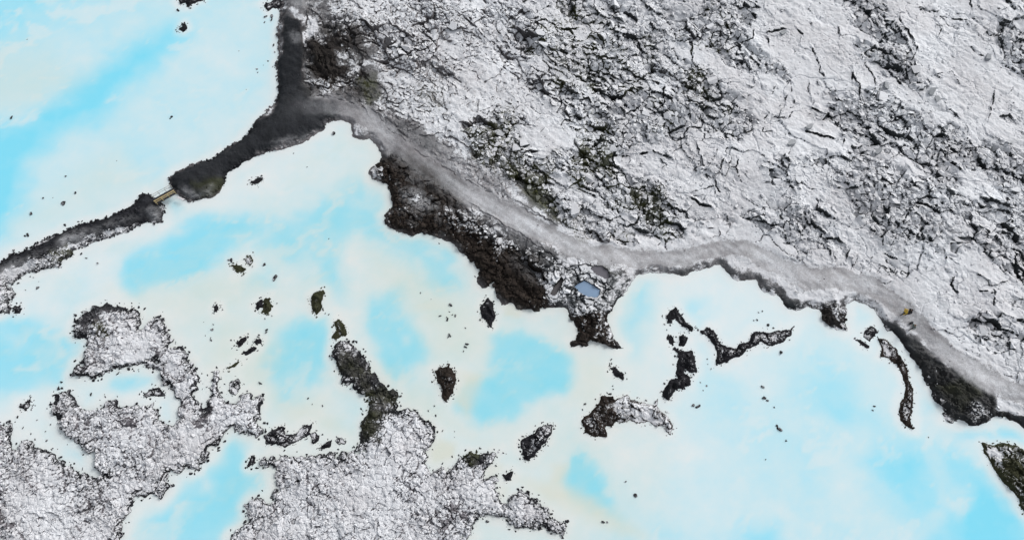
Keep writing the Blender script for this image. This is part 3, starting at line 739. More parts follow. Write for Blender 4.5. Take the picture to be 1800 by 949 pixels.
def snow_material(name):
    m, nt, p = new_mat(name)
    L = nt.links.new
    ag = N(nt, 'ShaderNodeAttribute', attribute_name='ground')
    asn = N(nt, 'ShaderNodeAttribute', attribute_name='snow')
    geo = N(nt, 'ShaderNodeNewGeometry')
    sep = N(nt, 'ShaderNodeSeparateXYZ')
    L(geo.outputs['Normal'], sep.inputs[0])
    n1 = N(nt, 'ShaderNodeTexNoise', Scale=1.3, Detail=6.0, Roughness=.65)
    n2 = N(nt, 'ShaderNodeTexNoise', Scale=7.0, Detail=4.0, Roughness=.7)
    n3 = N(nt, 'ShaderNodeTexNoise', Scale=.16, Detail=3.0)
    for n in (n1, n2, n3):
        L(geo.outputs['Position'], n.inputs['Vector'])
    sl = math_node(nt, 'MULTIPLY_ADD', sep.outputs['Z'], 1.25, -.98)
    s = math_node(nt, 'ADD', asn.outputs['Fac'], sl)
    s = math_node(nt, 'ADD', s, math_node(nt, 'MULTIPLY_ADD', n1.outputs['Fac'], .55, -.275))
    s = math_node(nt, 'ADD', s, math_node(nt, 'MULTIPLY_ADD', n2.outputs['Fac'], .7, -.35))
    mr = N(nt, 'ShaderNodeMapRange', interpolation_type='SMOOTHSTEP')
    mr.inputs['From Min'].default_value, mr.inputs['From Max'].default_value = .26, .62
    L(s, mr.inputs['Value'])
    dn = math_node(nt, 'MULTIPLY_ADD', n2.outputs['Fac'], 1.3, .35)
    dd = math_node(nt, 'MULTIPLY', ag.outputs['Alpha'], dn)
    dd = math_node(nt, 'MULTIPLY', dd, math_node(nt, 'POWER', math_node(nt, 'MAXIMUM', sep.outputs['Z'], 0.0), 2.0))
    fac = math_node(nt, 'MINIMUM', math_node(nt, 'MAXIMUM', mr.outputs[0], dd), 1.0)
    # snow: slightly uneven whiteness, thin where grit shows through
    sr = N(nt, 'ShaderNodeValToRGB')
    sr.color_ramp.elements[0].position, sr.color_ramp.elements[1].position = .32, .66
    sr.color_ramp.elements[0].color = (.515, .505, .52, 1)
    sr.color_ramp.elements[1].color = (.745, .775, .81, 1)
    mixn = math_node(nt, 'MULTIPLY_ADD', n3.outputs['Fac'], .4, math_node(nt, 'MULTIPLY_ADD', n1.outputs['Fac'], .3, math_node(nt, 'MULTIPLY', n2.outputs['Fac'], .3)))
    L(mixn, sr.inputs[0])
    mx = N(nt, 'ShaderNodeMix', data_type='RGBA')
    L(fac, mx.inputs['Factor']); L(ag.outputs['Color'], mx.inputs[6]); L(sr.outputs[0], mx.inputs[7])
    L(mx.outputs[2], p.inputs['Base Color'])
    p.inputs['Roughness'].default_value = .85
    p.inputs['Specular IOR Level'].default_value = .1
    bp = N(nt, 'ShaderNodeBump', Strength=.55, Distance=.06)
    L(n2.outputs['Fac'], bp.inputs['Height']); L(bp.outputs[0], p.inputs['Normal'])
    return m


M_SNOW = snow_material('snowy_lava')

ISLET_OBJ = {}
# ------------------------------------------------------------------ land objects
c_near = near[:-1, :-1] & near[1:, :-1] & near[:-1, 1:] & near[1:, 1:]
cid = IDX[:-1, :-1]
ok = c_near.copy()
H2 = np.full(GX.shape, -9.0); H2[near] = h
ok &= np.maximum(np.maximum(H2[:-1, :-1], H2[1:, :-1]), np.maximum(H2[:-1, 1:], H2[1:, 1:])) > -.25
CJ, CI = np.nonzero(ok)
q0 = IDX[CJ, CI]; q1 = IDX[CJ, CI + 1]; q2 = IDX[CJ + 1, CI + 1]; q3 = IDX[CJ + 1, CI]
QUADS = np.stack([q0, q1, q2, q3], 1)
qpid = pid[q0]
qpath = (pathm[q0] > .5) & (emb[q0] < .6)
qemb = emb_sd[q0] > 0
region = np.where(qpid == 0, np.where(qpath, 1000, np.where(qemb, 1001, 0)), qpid)


def extract(code, name, centre=None):
    f = QUADS[region == code]
    uniq, inv = np.unique(f, return_inverse=True)
    co = VERT[uniq].copy()
    if centre is not None:
        co -= np.array(centre)
    me = make_mesh(name, co, inv.reshape(f.shape), True, rockc[uniq], dust[uniq], snow[uniq])
    me.materials.append(M_SNOW)
    return me


def link(name, me, parent=None, loc=None):
    o = bpy.data.objects.new(name, me)
    COL.objects.link(o)
    if parent is not None:
        o.parent = parent
    if loc is not None:
        o.location = loc
    return o


def tag(o, label, cat, group=None):
    o['label'], o['category'] = label, cat
    if group:
        o['group'] = group
    return o


def structure(name, me, label=None):
    o = link(name, me)
    o['kind'] = 'structure'
    if label:
        o['label'] = label
    return o


lava_field = structure('lava_field', extract(0, 'lava_field'), 'broken grey lava field dusted with snow')
gravel_path = structure('gravel_path', extract(1000, 'gravel_path'), 'grey gravel path winding along the lagoon under thin snow')
embankment = structure('embankment', extract(1001, 'embankment'), 'black gravel embankment joining the lava field to the footbridge')
west_bank = structure('embankment', extract(1, 'embankment'), 'long thin grey embankment running away from the footbridge')
sw_lava = structure('lava_peninsula', extract(2, 'lava_peninsula'), 'snowy crumbly lava peninsula wrapped round a shallow bay')
south_lava = structure('lava_peninsula', extract(3, 'lava_peninsula'), 'snowy crumbly lava peninsula with a black finger of rock')
for k, p in enumerate(PIECES):
    if p['kind'] != 'islet':
        continue
    a = np.array(p['poly']); c = (a[:, 0].mean(), a[:, 1].mean(), 0)
    if not np.any(region == k):
        continue
    o = link('rock_islet', extract(k, 'rock_islet', c), None, c)
    tag(o, p['label'], 'islet')
    ISLET_OBJ[k] = o

# ------------------------------------------------------------------ rocks
def hull_mesh(n, sx, sy, sz, seed, flat_top=False):
    r = random.Random(seed)
    bm = bmesh.new()
    for i in range(n):
        while True:
            q = Vector((r.uniform(-1, 1), r.uniform(-1, 1), r.uniform(-1, 1)))
            if .55 < q.length < 1:
                break
        q.normalize()
        if flat_top:
            q.z = .5 if q.z > 0 else -.8
            q.z += r.uniform(-.08, .08)
            k = (q.x ** 2 + q.y ** 2) ** .5 + 1e-6
            s = r.uniform(.8, 1.05) / k
            q.x, q.y = q.x * s, q.y * s
            if q.z < 0:
                q.x, q.y = q.x * 1.06, q.y * 1.06
        bm.verts.new((q.x * sx, q.y * sy, q.z * sz))
    res = bmesh.ops.convex_hull(bm, input=bm.verts)
    bmesh.ops.delete(bm, geom=[g for g in res['geom_interior'] if isinstance(g, bmesh.types.BMVert)], context='VERTS')
    bmesh.ops.triangulate(bm, faces=bm.faces)
    bm.normal_update()
    bm.verts.index_update()
    co = np.array([w.co[:] for w in bm.verts])
    fa = np.array([[w.index for w in f.verts] for f in bm.faces])
    bm.free()
    return co, fa


ROCKS = [hull_mesh(15, 1, random.uniform(.65, .95), random.uniform(.55, .8), 50 + i) for i in range(8)]
SLABS = [hull_mesh(14, 1, random.uniform(.5, .85), random.uniform(.28, .45), 90 + i, True) for i in range(8)]


def rot_batch(n, tilt):
    az = RNG.uniform(0, 2 * math.pi, n)
    tx, ty = RNG.normal(0, tilt, n), RNG.normal(0, tilt, n)
    cz, sz, cx, sx, cy, sy = np.cos(az), np.sin(az), np.cos(tx), np.sin(tx), np.cos(ty), np.sin(ty)
    Z = np.zeros((n, 3, 3)); Z[:, 0, 0] = cz; Z[:, 0, 1] = -sz; Z[:, 1, 0] = sz; Z[:, 1, 1] = cz; Z[:, 2, 2] = 1
    Xm = np.zeros((n, 3, 3)); Xm[:, 0, 0] = 1; Xm[:, 1, 1] = cx; Xm[:, 1, 2] = -sx; Xm[:, 2, 1] = sx; Xm[:, 2, 2] = cx
    Ym = np.zeros((n, 3, 3)); Ym[:, 1, 1] = 1; Ym[:, 0, 0] = cy; Ym[:, 0, 2] = sy; Ym[:, 2, 0] = -sy; Ym[:, 2, 2] = cy
    return Xm @ Ym @ Z


def scatter(name, parent, host, size, shapes, tilt, sink, snow_add=0.0):
    """loose stones lying on the given ground points, joined"""
    n = len(host)
    kind = RNG.integers(0, len(shapes), n)
    cos, fas, rc_, ds_, sn_, base = [], [], [], [], [], 0
    for k, (co, fa) in enumerate(shapes):
        m = np.nonzero(kind == k)[0]
        if not len(m):
            continue
        R = rot_batch(len(m), tilt)
        pts = np.einsum('nij,vj->nvi', R, co) * size[m][:, None, None]
        hv = VERT[host[m]] + np.concatenate([RNG.uniform(-.05, .05, (len(m), 2)), np.zeros((len(m), 1))], 1)
        pts = pts + hv[:, None, :]
        pts[:, :, 2] += (sink * size[m])[:, None]
        nv = len(co)
        cos.append(pts.reshape(-1, 3))
        fas.append((fa[None] + (np.arange(len(m)) * nv)[:, None, None] + base).reshape(-1, 3))
        base += nv * len(m)
        rc_.append(np.repeat(rockc[host[m]] * RNG.uniform(.8, 1.6, (len(m), 1)), nv, 0))
        ds_.append(np.repeat(dust[host[m]] * .6, nv)); sn_.append(np.repeat(snow[host[m]] + snow_add, nv))
    me = make_mesh(name, np.concatenate(cos), np.concatenate(fas), True, np.concatenate(rc_), np.concatenate(ds_), np.concatenate(sn_))
    me.materials.append(M_SNOW)
    o = link(name, me, parent)
    o['kind'] = 'stuff'
    return o


vis = (px > -60) & (px < 1860) & (py > -60) & (py < 1010)


def choose(weight, n):
    w = np.where(vis & (h > .08) & (pond_sd < -.3), weight, 0).astype(float)
    c = np.cumsum(w)
    return np.minimum(np.searchsorted(c, RNG.uniform(0, c[-1], n)), len(c) - 1)


w_main = np.where(main & (sd > .4), np.clip(rough2 - .25, 0, 1) * (1 - pathm) * (.15 + sstep(-.2, .4, fbm(x, y, 3.2, 3, 161))), 0)
hst = choose(w_main, 15000)
scatter('rubble', lava_field, hst, np.clip(RNG.lognormal(-1.6, .45, len(hst)), .1, .5), ROCKS + SLABS[:4], .2, .05, .22)
w_fine = np.where(main & (sd > .2), (.015 + rough * .05) * (1 - .9 * pathm), 0)
hst = choose(w_fine, 5000)
scatter('pebble', lava_field, hst, np.clip(RNG.lognormal(-2.3, .35, len(hst)), .06, .2), ROCKS, .3, .1)
for par, code, n in ((sw_lava, 2, 3500), (south_lava, 3, 2600), (west_bank, 1, 700)):
    w_c = np.where((pid == code) & (sd > .05), np.maximum(crumb, .15) * (.25 + lump) * (1 + 1.5 * (sd < .6)), 0)
    hst = choose(w_c, n)
    scatter('rubble', par, hst, np.clip(RNG.lognormal(-1.75, .35, n), .1, .34), ROCKS, .2, .05, .05)
# stones along the foot of the embankments
w_e = np.where(((pid == 1) | (emb > .5)) & (sd > -.15) & (sd < .45), 1.0, 0)
w = np.where((h > -.2), w_e, 0); c = np.cumsum(w)
hst = np.minimum(np.searchsorted(c, RNG.uniform(0, c[-1], 1500)), len(c) - 1)
scatter('rubble', embankment, hst, np.clip(RNG.lognormal(-1.9, .35, 1500), .08, .3), ROCKS, .3, .1, -.2)
for par, code, n in ((sw_lava, 2, 500), (south_lava, 3, 380)):
    w = np.where((pid == code) & (sd > -.75) & (sd < .25) & (px > -40) & (py < 1000), np.exp(-np.abs(sd) * 3), 0); c = np.cumsum(w)
    hst = np.minimum(np.searchsorted(c, RNG.uniform(0, c[-1], n)), len(c) - 1)
    VERT[hst, 2] = np.maximum(VERT[hst, 2], -.06)
    scatter('rubble', par, hst, np.clip(RNG.lognormal(-2.0, .4, n), .07, .28), ROCKS, .3, .1, -.25)
w_b = np.where(main & (sd > -.1) & (sd < 2.5), bare * brown * (1 - pathm), 0)
hst = choose(w_b, 1800)
scatter('rubble', lava_field, hst, np.clip(RNG.lognormal(-1.6, .4, 1800), .1, .42), ROCKS, .3, .1, -.05)


# broken bits of rock round the foot of each islet
for k, o_isl in ISLET_OBJ.items():
    w = np.where((pid == k) & (sd > -.5) & (sd < .12), np.exp(-np.abs(sd) * 4), 0); c = np.cumsum(w)
    if c[-1] <= 0:
        continue
    n = int(np.clip((pid == k).sum() / 22, 10, 130))
    hst = np.minimum(np.searchsorted(c, RNG.uniform(0, c[-1], n)), len(c) - 1)
    VERT[hst, 2] = np.maximum(VERT[hst, 2], -.05)
    r_ = scatter('rubble', o_isl, hst, np.clip(RNG.lognormal(-2.35, .4, n), .05, .2), ROCKS, .3, .1, -.1)
    r_.data.transform(Matrix.Translation(-o_isl.location))


def solid_rock_mesh(name, shape, rock, sno, dst=.05):
    co, fa = shape
    n = len(co)
    me = make_mesh(name, co, fa, True, np.tile(np.array(rock), (n, 1)), np.full(n, dst), np.full(n, sno))
    me.materials.append(M_SNOW)
    return me


# the blocks and slabs that show largest, one by one
BLOCK_ME = [solid_rock_mesh('rock', s, C_GREY * random.uniform(.9, 1.5), .82) for s in ROCKS]
SLAB_ME = [solid_rock_mesh('slab', s, C_GREY * random.uniform(.9, 1.5), .9) for s in SLABS]
BARE_ME = [solid_rock_mesh('slab', s, (.22, .235, .25), .05, .25) for s in SLABS[:4]]
NAMED = [(1735, 102, 9), (1638, 163, 9), (1648, 174, 7), (1540, 264, 12), (1602, 220, 8), (1390, 252, 10), (1309, 93, 7), (1375, 58, 8), (1420, 225, 9), (1558, 152, 8), (1496, 230, 7), (1660, 227, 6), (1595, 245, 5), (1795, 275, 6)]
taken = []


def ground_at(pxx, pyy):
    m = np.argmin(np.where(main, (px - pxx) ** 2 + (py - pyy) ** 2, 1e9))
    return int(m)


def put_block(name, me, hidx, size, rz, tilt, lift, parent):
    o = bpy.data.objects.new(name, me)
    COL.objects.link(o)
    o.parent = parent
    o.location = (float(VERT[hidx, 0]), float(VERT[hidx, 1]), float(VERT[hidx, 2]) + lift)
    o.rotation_euler = (tilt[0], tilt[1], rz)
    o.scale = (size, size, size)
    return o


for i, (a, b, s) in enumerate(NAMED):
    put_block('slab', BARE_ME[i % 4], ground_at(a, b), s / 13.0, random.uniform(0, 6.28), (random.uniform(.1, .35), -random.uniform(.05, .25)), .12, lava_field)
w_blk = np.where(main & (sd > 1.0), np.clip(rough2 - .3, 0, 1) * (1 - pathm) * (1 - shoulder * .5) * np.clip(1 - 2 * bare, 0, 1) * (1 - brown) * (pd > halfw + 8), 0)
cand = choose(w_blk, 4000)
count = 0
for c in cand:
    if count >= 270:
        break
    X, Y = VERT[c, 0], VERT[c, 1]
    s = float(np.clip(random.lognormvariate(-.62, .35), .38, 1.15))
    if any((X - q[0]) ** 2 + (Y - q[1]) ** 2 < (.75 * (s + q[2])) ** 2 for q in taken):
        continue
    taken.append((X, Y, s))
    slab = random.random() < .55
    me = random.choice(SLAB_ME if slab else BLOCK_ME)
    put_block('slab' if slab else 'rock', me, c, s, math.radians(random.gauss(-40, 35)), (random.gauss(0, .16), random.gauss(0, .16)), .05 * s, lava_field)
    count += 1

# ------------------------------------------------------------------ lone stones standing in the lagoon
STONE_ME = [solid_rock_mesh('stone', s, C_BLACK * random.uniform(.8, 1.6), .12, .02) for s in ROCKS]
STONE_GROUPS = [
    ('small dark stone in the wide lagoon beyond the embankment', 'stones beyond the embankment', [(302, 206, 5), (299, 209, 3), (21, 207, 7), (116, 310, 4), (420, 90, 2), (452, 122, 4), (453, 128, 3), (467, 30, 7), (478, 29, 8), (478, 35, 7), (465, 40, 4), (481, 80, 6), (483, 92, 4), (463, 115, 2), (471, 108, 3), (479, 118, 3), (313, 19, 8), (133, 339, 6), (111, 358, 8), (76, 348, 4), (93, 348, 2), (55, 376, 6), (138, 390, 4), (144, 389, 4), (114, 396, 6), (49, 413, 7), (44, 415, 4), (24, 440, 5), (17, 447, 4), (205, 283, 2), (48, 70, 2), (433, 158, 2)]),
    ('small dark stone in the water at the rocky side of the embankment', 'stones below the embankment', [(66, 506, 6), (45, 510, 3), (172, 463, 5), (152, 454, 4), (143, 446, 5), (145, 436, 3), (124, 450, 6), (32, 498, 4), (53, 486, 3), (59, 488, 3), (68, 495, 2), (540, 294, 3), (587, 235, 7), (516, 270, 3)]),
    ('small dark stone scattered between the mossy rocks in white shallows', 'stones among the mossy rocks', [(407, 458, 8), (403, 457, 5), (465, 465, 6), (484, 487, 8), (482, 491, 6), (375, 570, 3), (373, 579, 5), (371, 598, 5), (370, 594, 3), (469, 580, 6), (468, 584, 4), (478, 555, 3), (572, 551, 3), (578, 553, 3), (358, 566, 2), (361, 590, 2), (406, 598, 3), (453, 592, 3), (466, 560, 3), (578, 420, 2), (487, 533, 3)]),
    ('small dark stone in the shallows off the dark brown cliff shore', 'stones off the brown cliff', [(739, 515, 3), (792, 536, 7), (774, 555, 5), (787, 562, 6), (786, 558, 4), (790, 548, 3), (795, 553, 3), (800, 555, 5), (758, 526, 2), (791, 589, 7), (788, 592, 4), (821, 605, 6), (818, 610, 5), (815, 617, 3), (818, 576, 3), (772, 428, 3), (855, 528, 4), (835, 486, 3)]),
    ('small dark stone near the ragged shore of the snowy crumbly lava', 'stones near the snowy lava', [(458, 673, 6), (160, 693, 6), (108, 671, 5), (103, 683, 6), (97, 694, 4), (55, 720, 3), (31, 733, 4), (40, 752, 4), (80, 758, 3), (82, 774, 4), (65, 738, 3), (89, 746, 3), (465, 743, 5), (470, 744, 4), (541, 700, 4), (549, 710, 3), (567, 713, 3), (364, 680, 3), (395, 675, 3), (178, 532, 2), (184, 536, 3), (249, 688, 3), (291, 690, 3), (298, 740, 3), (764, 713, 4), (753, 722, 3), (766, 730, 4), (799, 758, 2), (799, 768, 2), (885, 796, 3), (890, 797, 2), (778, 814, 4), (610, 596, 4), (583, 632, 3), (705, 713, 4), (778, 757, 3)]),
    ('small dark stone in the milky water around the black rock islets', 'stones among the black islets', [(919, 767, 4), (914, 806, 3), (1028, 710, 4), (1024, 720, 3), (1100, 846, 4), (1117, 870, 6), (1060, 917, 5), (1067, 917, 4), (857, 916, 6), (1074, 632, 5), (1072, 640, 3), (1077, 678, 3), (1078, 684, 3), (1073, 692, 5), (1168, 570, 4), (1172, 580, 3), (1175, 588, 3), (1183, 607, 4), (1227, 580, 4), (1243, 576, 5), (1250, 648, 3), (1244, 640, 2), (1243, 631, 3), (1373, 619, 8), (1350, 571, 5), (1377, 599, 3), (1331, 562, 4), (1325, 563, 3), (1333, 549, 3), (1340, 547, 3), (1231, 672, 2), (1242, 678, 3), (1236, 686, 2)]),
    ('small dark stone in the broad pale lagoon off the narrow spit', 'stones off the narrow spit', [(1341, 680, 6), (1343, 699, 7), (1349, 704, 5), (1361, 716, 3), (1366, 748, 5), (1370, 754, 8), (1382, 774, 4), (1346, 807, 3), (1537, 714, 5), (1534, 721, 4), (1632, 768, 3), (1227, 714, 8), (1219, 712, 6), (1598, 748, 4), (1664, 735, 4)]),
]
for lab, grp, lst in STONE_GROUPS:
    for a, b, s in lst:
        X, Y = unproject(a, b)
        o = bpy.data.objects.new('stone', random.choice(STONE_ME))
        COL.objects.link(o)
        k = s / 13.0 * .62
        o.location = (float(X), float(Y), .12 * k)
        o.rotation_euler = (random.gauss(0, .2), random.gauss(0, .2), random.uniform(0, 6.28))
        o.scale = (k * random.uniform(.8, 1.2), k * random.uniform(.6, 1), k * .75)
        if s >= 6:
            tag(o, 'larger ' + lab[6:], 'stone', 'larger ' + grp)
        elif s <= 3:
            tag(o, 'tiny ' + lab[6:], 'stone', 'tiny ' + grp)
        else:
            tag(o, lab, 'stone', grp)

# ------------------------------------------------------------------ water
BLUE = [
    ([(-110, -110), (520, -110), (520, 200), (300, 330), (-110, 480)], .3, 40),
    ([(-110, -110), (250, -110), (300, -20), (250, 60), (100, 140), (-110, 180)], .42, 60),
    ([(-110, -110), (110, -110), (70, 30), (0, 50), (-110, 60)], .72, 40),
    ([(110, 50), (250, 20), (270, 60), (150, 100)], .42, 30),
    ([(230, 60), (350, 0), (480, -20), (480, 120), (380, 160), (300, 140)], .3, 40),
    ([(-110, 270), (0, 222), (60, 205), (115, 165), (185, 120), (245, 85), (300, 58), (320, 62), (290, 90), (262, 122), (218, 165), (160, 212), (110, 255), (70, 292), (40, 330), (20, 380), (0, 410), (-110, 420)], .98, 26),
    ([(60, 300), (200, 220), (300, 200), (440, 190), (330, 280), (240, 300), (120, 350)], .22, 40),
    ([(240, 270), (300, 260), (310, 300), (290, 335), (250, 330)], .32, 22),
    ([(300, 345), (330, 352), (340, 375), (310, 385), (292, 370)], .45, 14),
    ([(-110, 580), (0, 572), (60, 558), (112, 580), (138, 606), (105, 662), (45, 690), (0, 702), (-110, 720)], .88, 24),
    ([(0, 590), (45, 585), (55, 615), (20, 622)], .5, 14),
    ([(80, 520), (140, 480), (160, 520), (120, 560)], .42, 20),
    ([(200, 480), (300, 420), (420, 370), (600, 320), (700, 340), (800, 440), (810, 510), (740, 500), (620, 420), (520, 460), (420, 430), (330, 480), (240, 520)], .42, 26),
    ([(214, 495), (235, 462), (290, 432), (340, 398), (420, 376), (440, 400), (400, 425), (340, 462), (280, 492), (235, 512)], .9, 18),
    ([(450, 380), (540, 360), (600, 345), (625, 372), (600, 402), (540, 420), (500, 440), (470, 425)], .72, 20),
    ([(530, 420), (590, 415), (608, 470), (602, 535), (572, 500), (556, 460)], .6, 20),
    ([(600, 325), (640, 318), (670, 380), (690, 420), (650, 415), (610, 390)], .62, 22),
    ([(735, 455), (780, 460), (795, 500), (770, 515), (745, 490)], .8, 14),
    ([(430, 480), (475, 470), (470, 500), (430, 510)], .38, 14),
    ([(300, 520), (360, 500), (380, 530), (330, 550)], .22, 18),
    ([(640, 530), (692, 512), (735, 552), (752, 592), (762, 622), (735, 652), (705, 692), (682, 650), (664, 602), (645, 572)], .92, 18),
    ([(720, 585), (735, 582), (737, 598), (722, 602)], .45, 8),
    ([(455, 645), (488, 582), (520, 553), (562, 558), (584, 592), (588, 640), (562, 682), (522, 694), (490, 704), (470, 668)], .8, 20),
    ([(600, 690), (640, 700), (620, 750), (590, 760), (570, 740)], .28, 18),
    ([(868, 588), (920, 578), (960, 590), (1005, 622), (1012, 662), (990, 692), (935, 702), (885, 738), (842, 748), (818, 722), (842, 682), (872, 660), (872, 620)], .95, 15),
    ([(998, 803), (1030, 800), (1060, 832), (1078, 880), (1100, 925), (1062, 898), (1010, 872), (985, 840)], .92, 15),
    ([(1108, 560), (1118, 505), (1150, 492), (1158, 540), (1135, 605), (1120, 640), (1105, 620)], .55, 18),
    ([(1205, 530), (1240, 522), (1250, 555), (1225, 572), (1205, 555)], .5, 14),
    ([(390, 755), (430, 775), (460, 835), (430, 885), (390, 940), (350, 1050), (225, 1050), (262, 905), (310, 880), (360, 835), (382, 800)], .88, 22),
    ([(365, 840), (385, 845), (375, 865), (350, 862)], .3, 14),
    ([(185, 660), (265, 655), (260, 690), (200, 695)], .62, 14),
    ([(282, 695), (305, 700), (303, 735), (285, 738)], .5, 8),
    ([(95, 760), (140, 795), (150, 815), (110, 806)], .45, 12),
    ([(1240, 640), (1420, 590), (1560, 640), (1640, 740), (1800, 800), (1930, 900), (1930, 1050), (1000, 1050), (1100, 900), (1220, 800)], .27, 60),
    ([(1420, 620), (1490, 640), (1520, 740), (1470, 740), (1440, 690)], .52, 34),
    ([(1520, 800), (1560, 786), (1612, 800), (1628, 850), (1645, 885), (1600, 915), (1560, 880), (1528, 840)], .78, 26),
    ([(1670, 800), (1720, 830), (1765, 885), (1830, 930), (1930, 1050), (1600, 1050), (1640, 930), (1690, 860)], .85, 30),
    ([(1640, 850), (1690, 850), (1680, 890), (1640, 895)], .3, 18),
    ([(1690, 770), (1740, 748), (1800, 765), (1830, 790), (1780, 778), (1740, 776)], .9, 14),
    ([(1300, 925), (1370, 928), (1360, 1000), (1280, 1000)], .75, 22),
    ([(1400, 830), (1460, 840), (1470, 890), (1420, 880)], .42, 26),
    ([(1100, 660), (1210, 720), (1200, 800), (1100, 790)], .1, 40),
    ([(1625, 690), (1645, 705), (1652, 728), (1630, 722)], .55, 8),
    ([(1500, 530), (1525, 542), (1540, 562), (1515, 560)], .38, 9),
    ([(830, 920), (920, 935), (980, 955), (900, 1050), (830, 1050)], .3, 20),
    ([(600, 930), (632, 925), (630, 960), (600, 960)], .2, 10),
]
BLUE_MAP = plan_map([(p_, v_, s_ * (1.3 if 190 < p_[0][0] < 1120 and p_[0][1] > 300 else 1.45)) for p_, v_, s_ in BLUE], base=.12)
WASH_MAP = plan_map([([(200, 400), (600, 300), (820, 420), (1010, 620), (1000, 740), (800, 740), (620, 700), (420, 700), (330, 560), (220, 540)], 1.0, 50), ([(-110, -110), (500, -110), (480, 190), (250, 330), (-110, 470)], .8, 40), ([(1250, 620), (1900, 800), (1900, 1060), (1000, 1060), (1100, 800)], 1.1, 60), ([(80, 640), (320, 640), (320, 830), (80, 830)], .6, 20)], base=.3)
CREAM_MAP = plan_map([
    ([(-110, 90), (90, 90), (160, 130), (60, 190), (-110, 230)], .5, 40),
    ([(20, 400), (200, 270), (250, 330), (120, 380)], .45, 40),
    ([(200, 510), (420, 480), (480, 520), (330, 560), (220, 540)], .45, 30),
    ([(640, 440), (760, 470), (860, 560), (860, 640), (780, 640), (690, 520)], .5, 40),
    ([(800, 660), (850, 665), (845, 700), (825, 735), (805, 715)], 1.0, 12),
    ([(755, 770), (800, 785), (800, 805), (765, 815), (752, 795)], 1.0, 12),
    ([(855, 815), (890, 812), (880, 840), (858, 840)], .9, 9),
    ([(900, 825), (1000, 860), (1080, 900), (1130, 949), (1060, 930), (960, 880)], .75, 16),
    ([(870, 840), (900, 850), (890, 885), (875, 870)], .7, 10),
    ([(430, 640), (490, 700), (560, 690), (610, 760), (500, 740), (440, 690)], .5, 25),
    ([(975, 810), (1000, 810), (990, 860), (965, 850)], .7, 12),
    ([(1130, 760), (1180, 800), (1160, 900), (1110, 880)], .2, 30),
    ([(875, 530), (910, 540), (900, 560), (880, 555)], .9, 6),
    ([(380, 560), (480, 600), (470, 700), (360, 660)], .5, 30), ([(620, 620), (760, 700), (820, 760), (740, 740), (660, 690)], .45, 30), ([(1000, 620), (1080, 640), (1060, 720), (1010, 700)], .45, 25)
], base=.06)
# finer in the picture, coarse far out
wx = np.concatenate([-80 - np.geomspace(1, 420, 14)[::-1], np.arange(-80, 80.01, .4), 80 + np.geomspace(1, 420, 14)])
wy = np.concatenate([-40 - np.geomspace(1, 420, 14)[::-1], np.arange(-40, 50.01, .4), 50 + np.geomspace(1, 420, 14)])
WX, WY = np.meshgrid(wx, wy)
wpx, wpy = project(np.clip(WX, -88, 88).ravel(), np.clip(WY, -44, 56).ravel(), 0.0)
fx, fy = np.clip(WX, -88, 88).ravel(), np.clip(WY, -44, 56).ravel()
w1x, w1y = fbm(fx, fy, 7, 4, 201), fbm(fx, fy, 7, 4, 211)
w2x, w2y = fbm(fx, fy, 2.6, 4, 241), fbm(fx, fy, 2.6, 4, 251)
bl = plan(BLUE_MAP, wpx + 26 * w1x + 9 * w2x, wpy + 20 * w1y + 8 * w2y)
cre = plan(CREAM_MAP, wpx + 20 * w1y, wpy + 16 * w1x)
shore = bilerp(SD_SHORE, (np.clip(fx, X0, X1) - X0) / GS, (np.clip(fy, Y0, Y1) - Y0) / GS)
cloud = fbm(fx * .8 + fy * .5 + 1.5 * w1x, fy + 1.5 * w1y, 5.5, 5, 221, .55)
wash = plan(WASH_MAP, wpx, wpy)
cl2 = fbm(fx * .9 - fy * .4 + 2 * w2x, fy * 1.2 + 2 * w2y, 3.2, 5, 261, .6)
bl = np.clip(bl * (1 + .30 * cloud) + wash * (.16 * cloud + .12 * cl2 + .10), 0, 1)
centre = sstep(-30, 120, wpy - (470 - .75 * wpx)) * (1 - sstep(1040, 1200, wpx))
shp = sstep(.30, .66, bl + .30 * cl2 + .12 * cloud)
bl = bl * (1 - .2 * centre) + .2 * centre * (.16 + .74 * shp)
bl = bl * (1 - .12 * centre) + .05 * centre * (cl2 + cloud)
bl = bl * (1 - .45 * sstep(.12, .42, cl2) * sstep(.2, .5, bl) * (1 - sstep(.75, .95, bl)))
rim = sstep(-1.6, -.1, shore + .5 * fbm(fx, fy, 1.5, 3, 231))
bl = bl * (1 - .75 * rim)
cre = np.clip((cre + .14 * centre * sstep(-.2, .3, cl2)) * (1 + .6 * cloud) * (1 - .5 * rim), 0, 1)
tone = sstep(-20, 330, wpy - (560 - .75 * wpx)) * (1 - sstep(1020, 1260, wpx)) * (1 - .7 * sstep(480, 300, wpx) * sstep(600, 700, wpy))
ny, nx = WX.shape
gi = np.arange(ny * nx).reshape(ny, nx)
q = np.stack([gi[:-1, :-1], gi[:-1, 1:], gi[1:, 1:], gi[1:, :-1]], -1).reshape(-1, 4)
me = make_mesh('lagoon_water', np.stack([WX.ravel(), WY.ravel(), np.zeros(WX.size)], 1), q, False)
at = me.attributes.new('silica', 'FLOAT_COLOR', 'POINT')
at.data.foreach_set('color', np.stack([bl, cre, rim, tone], 1).astype(np.float32).ravel())


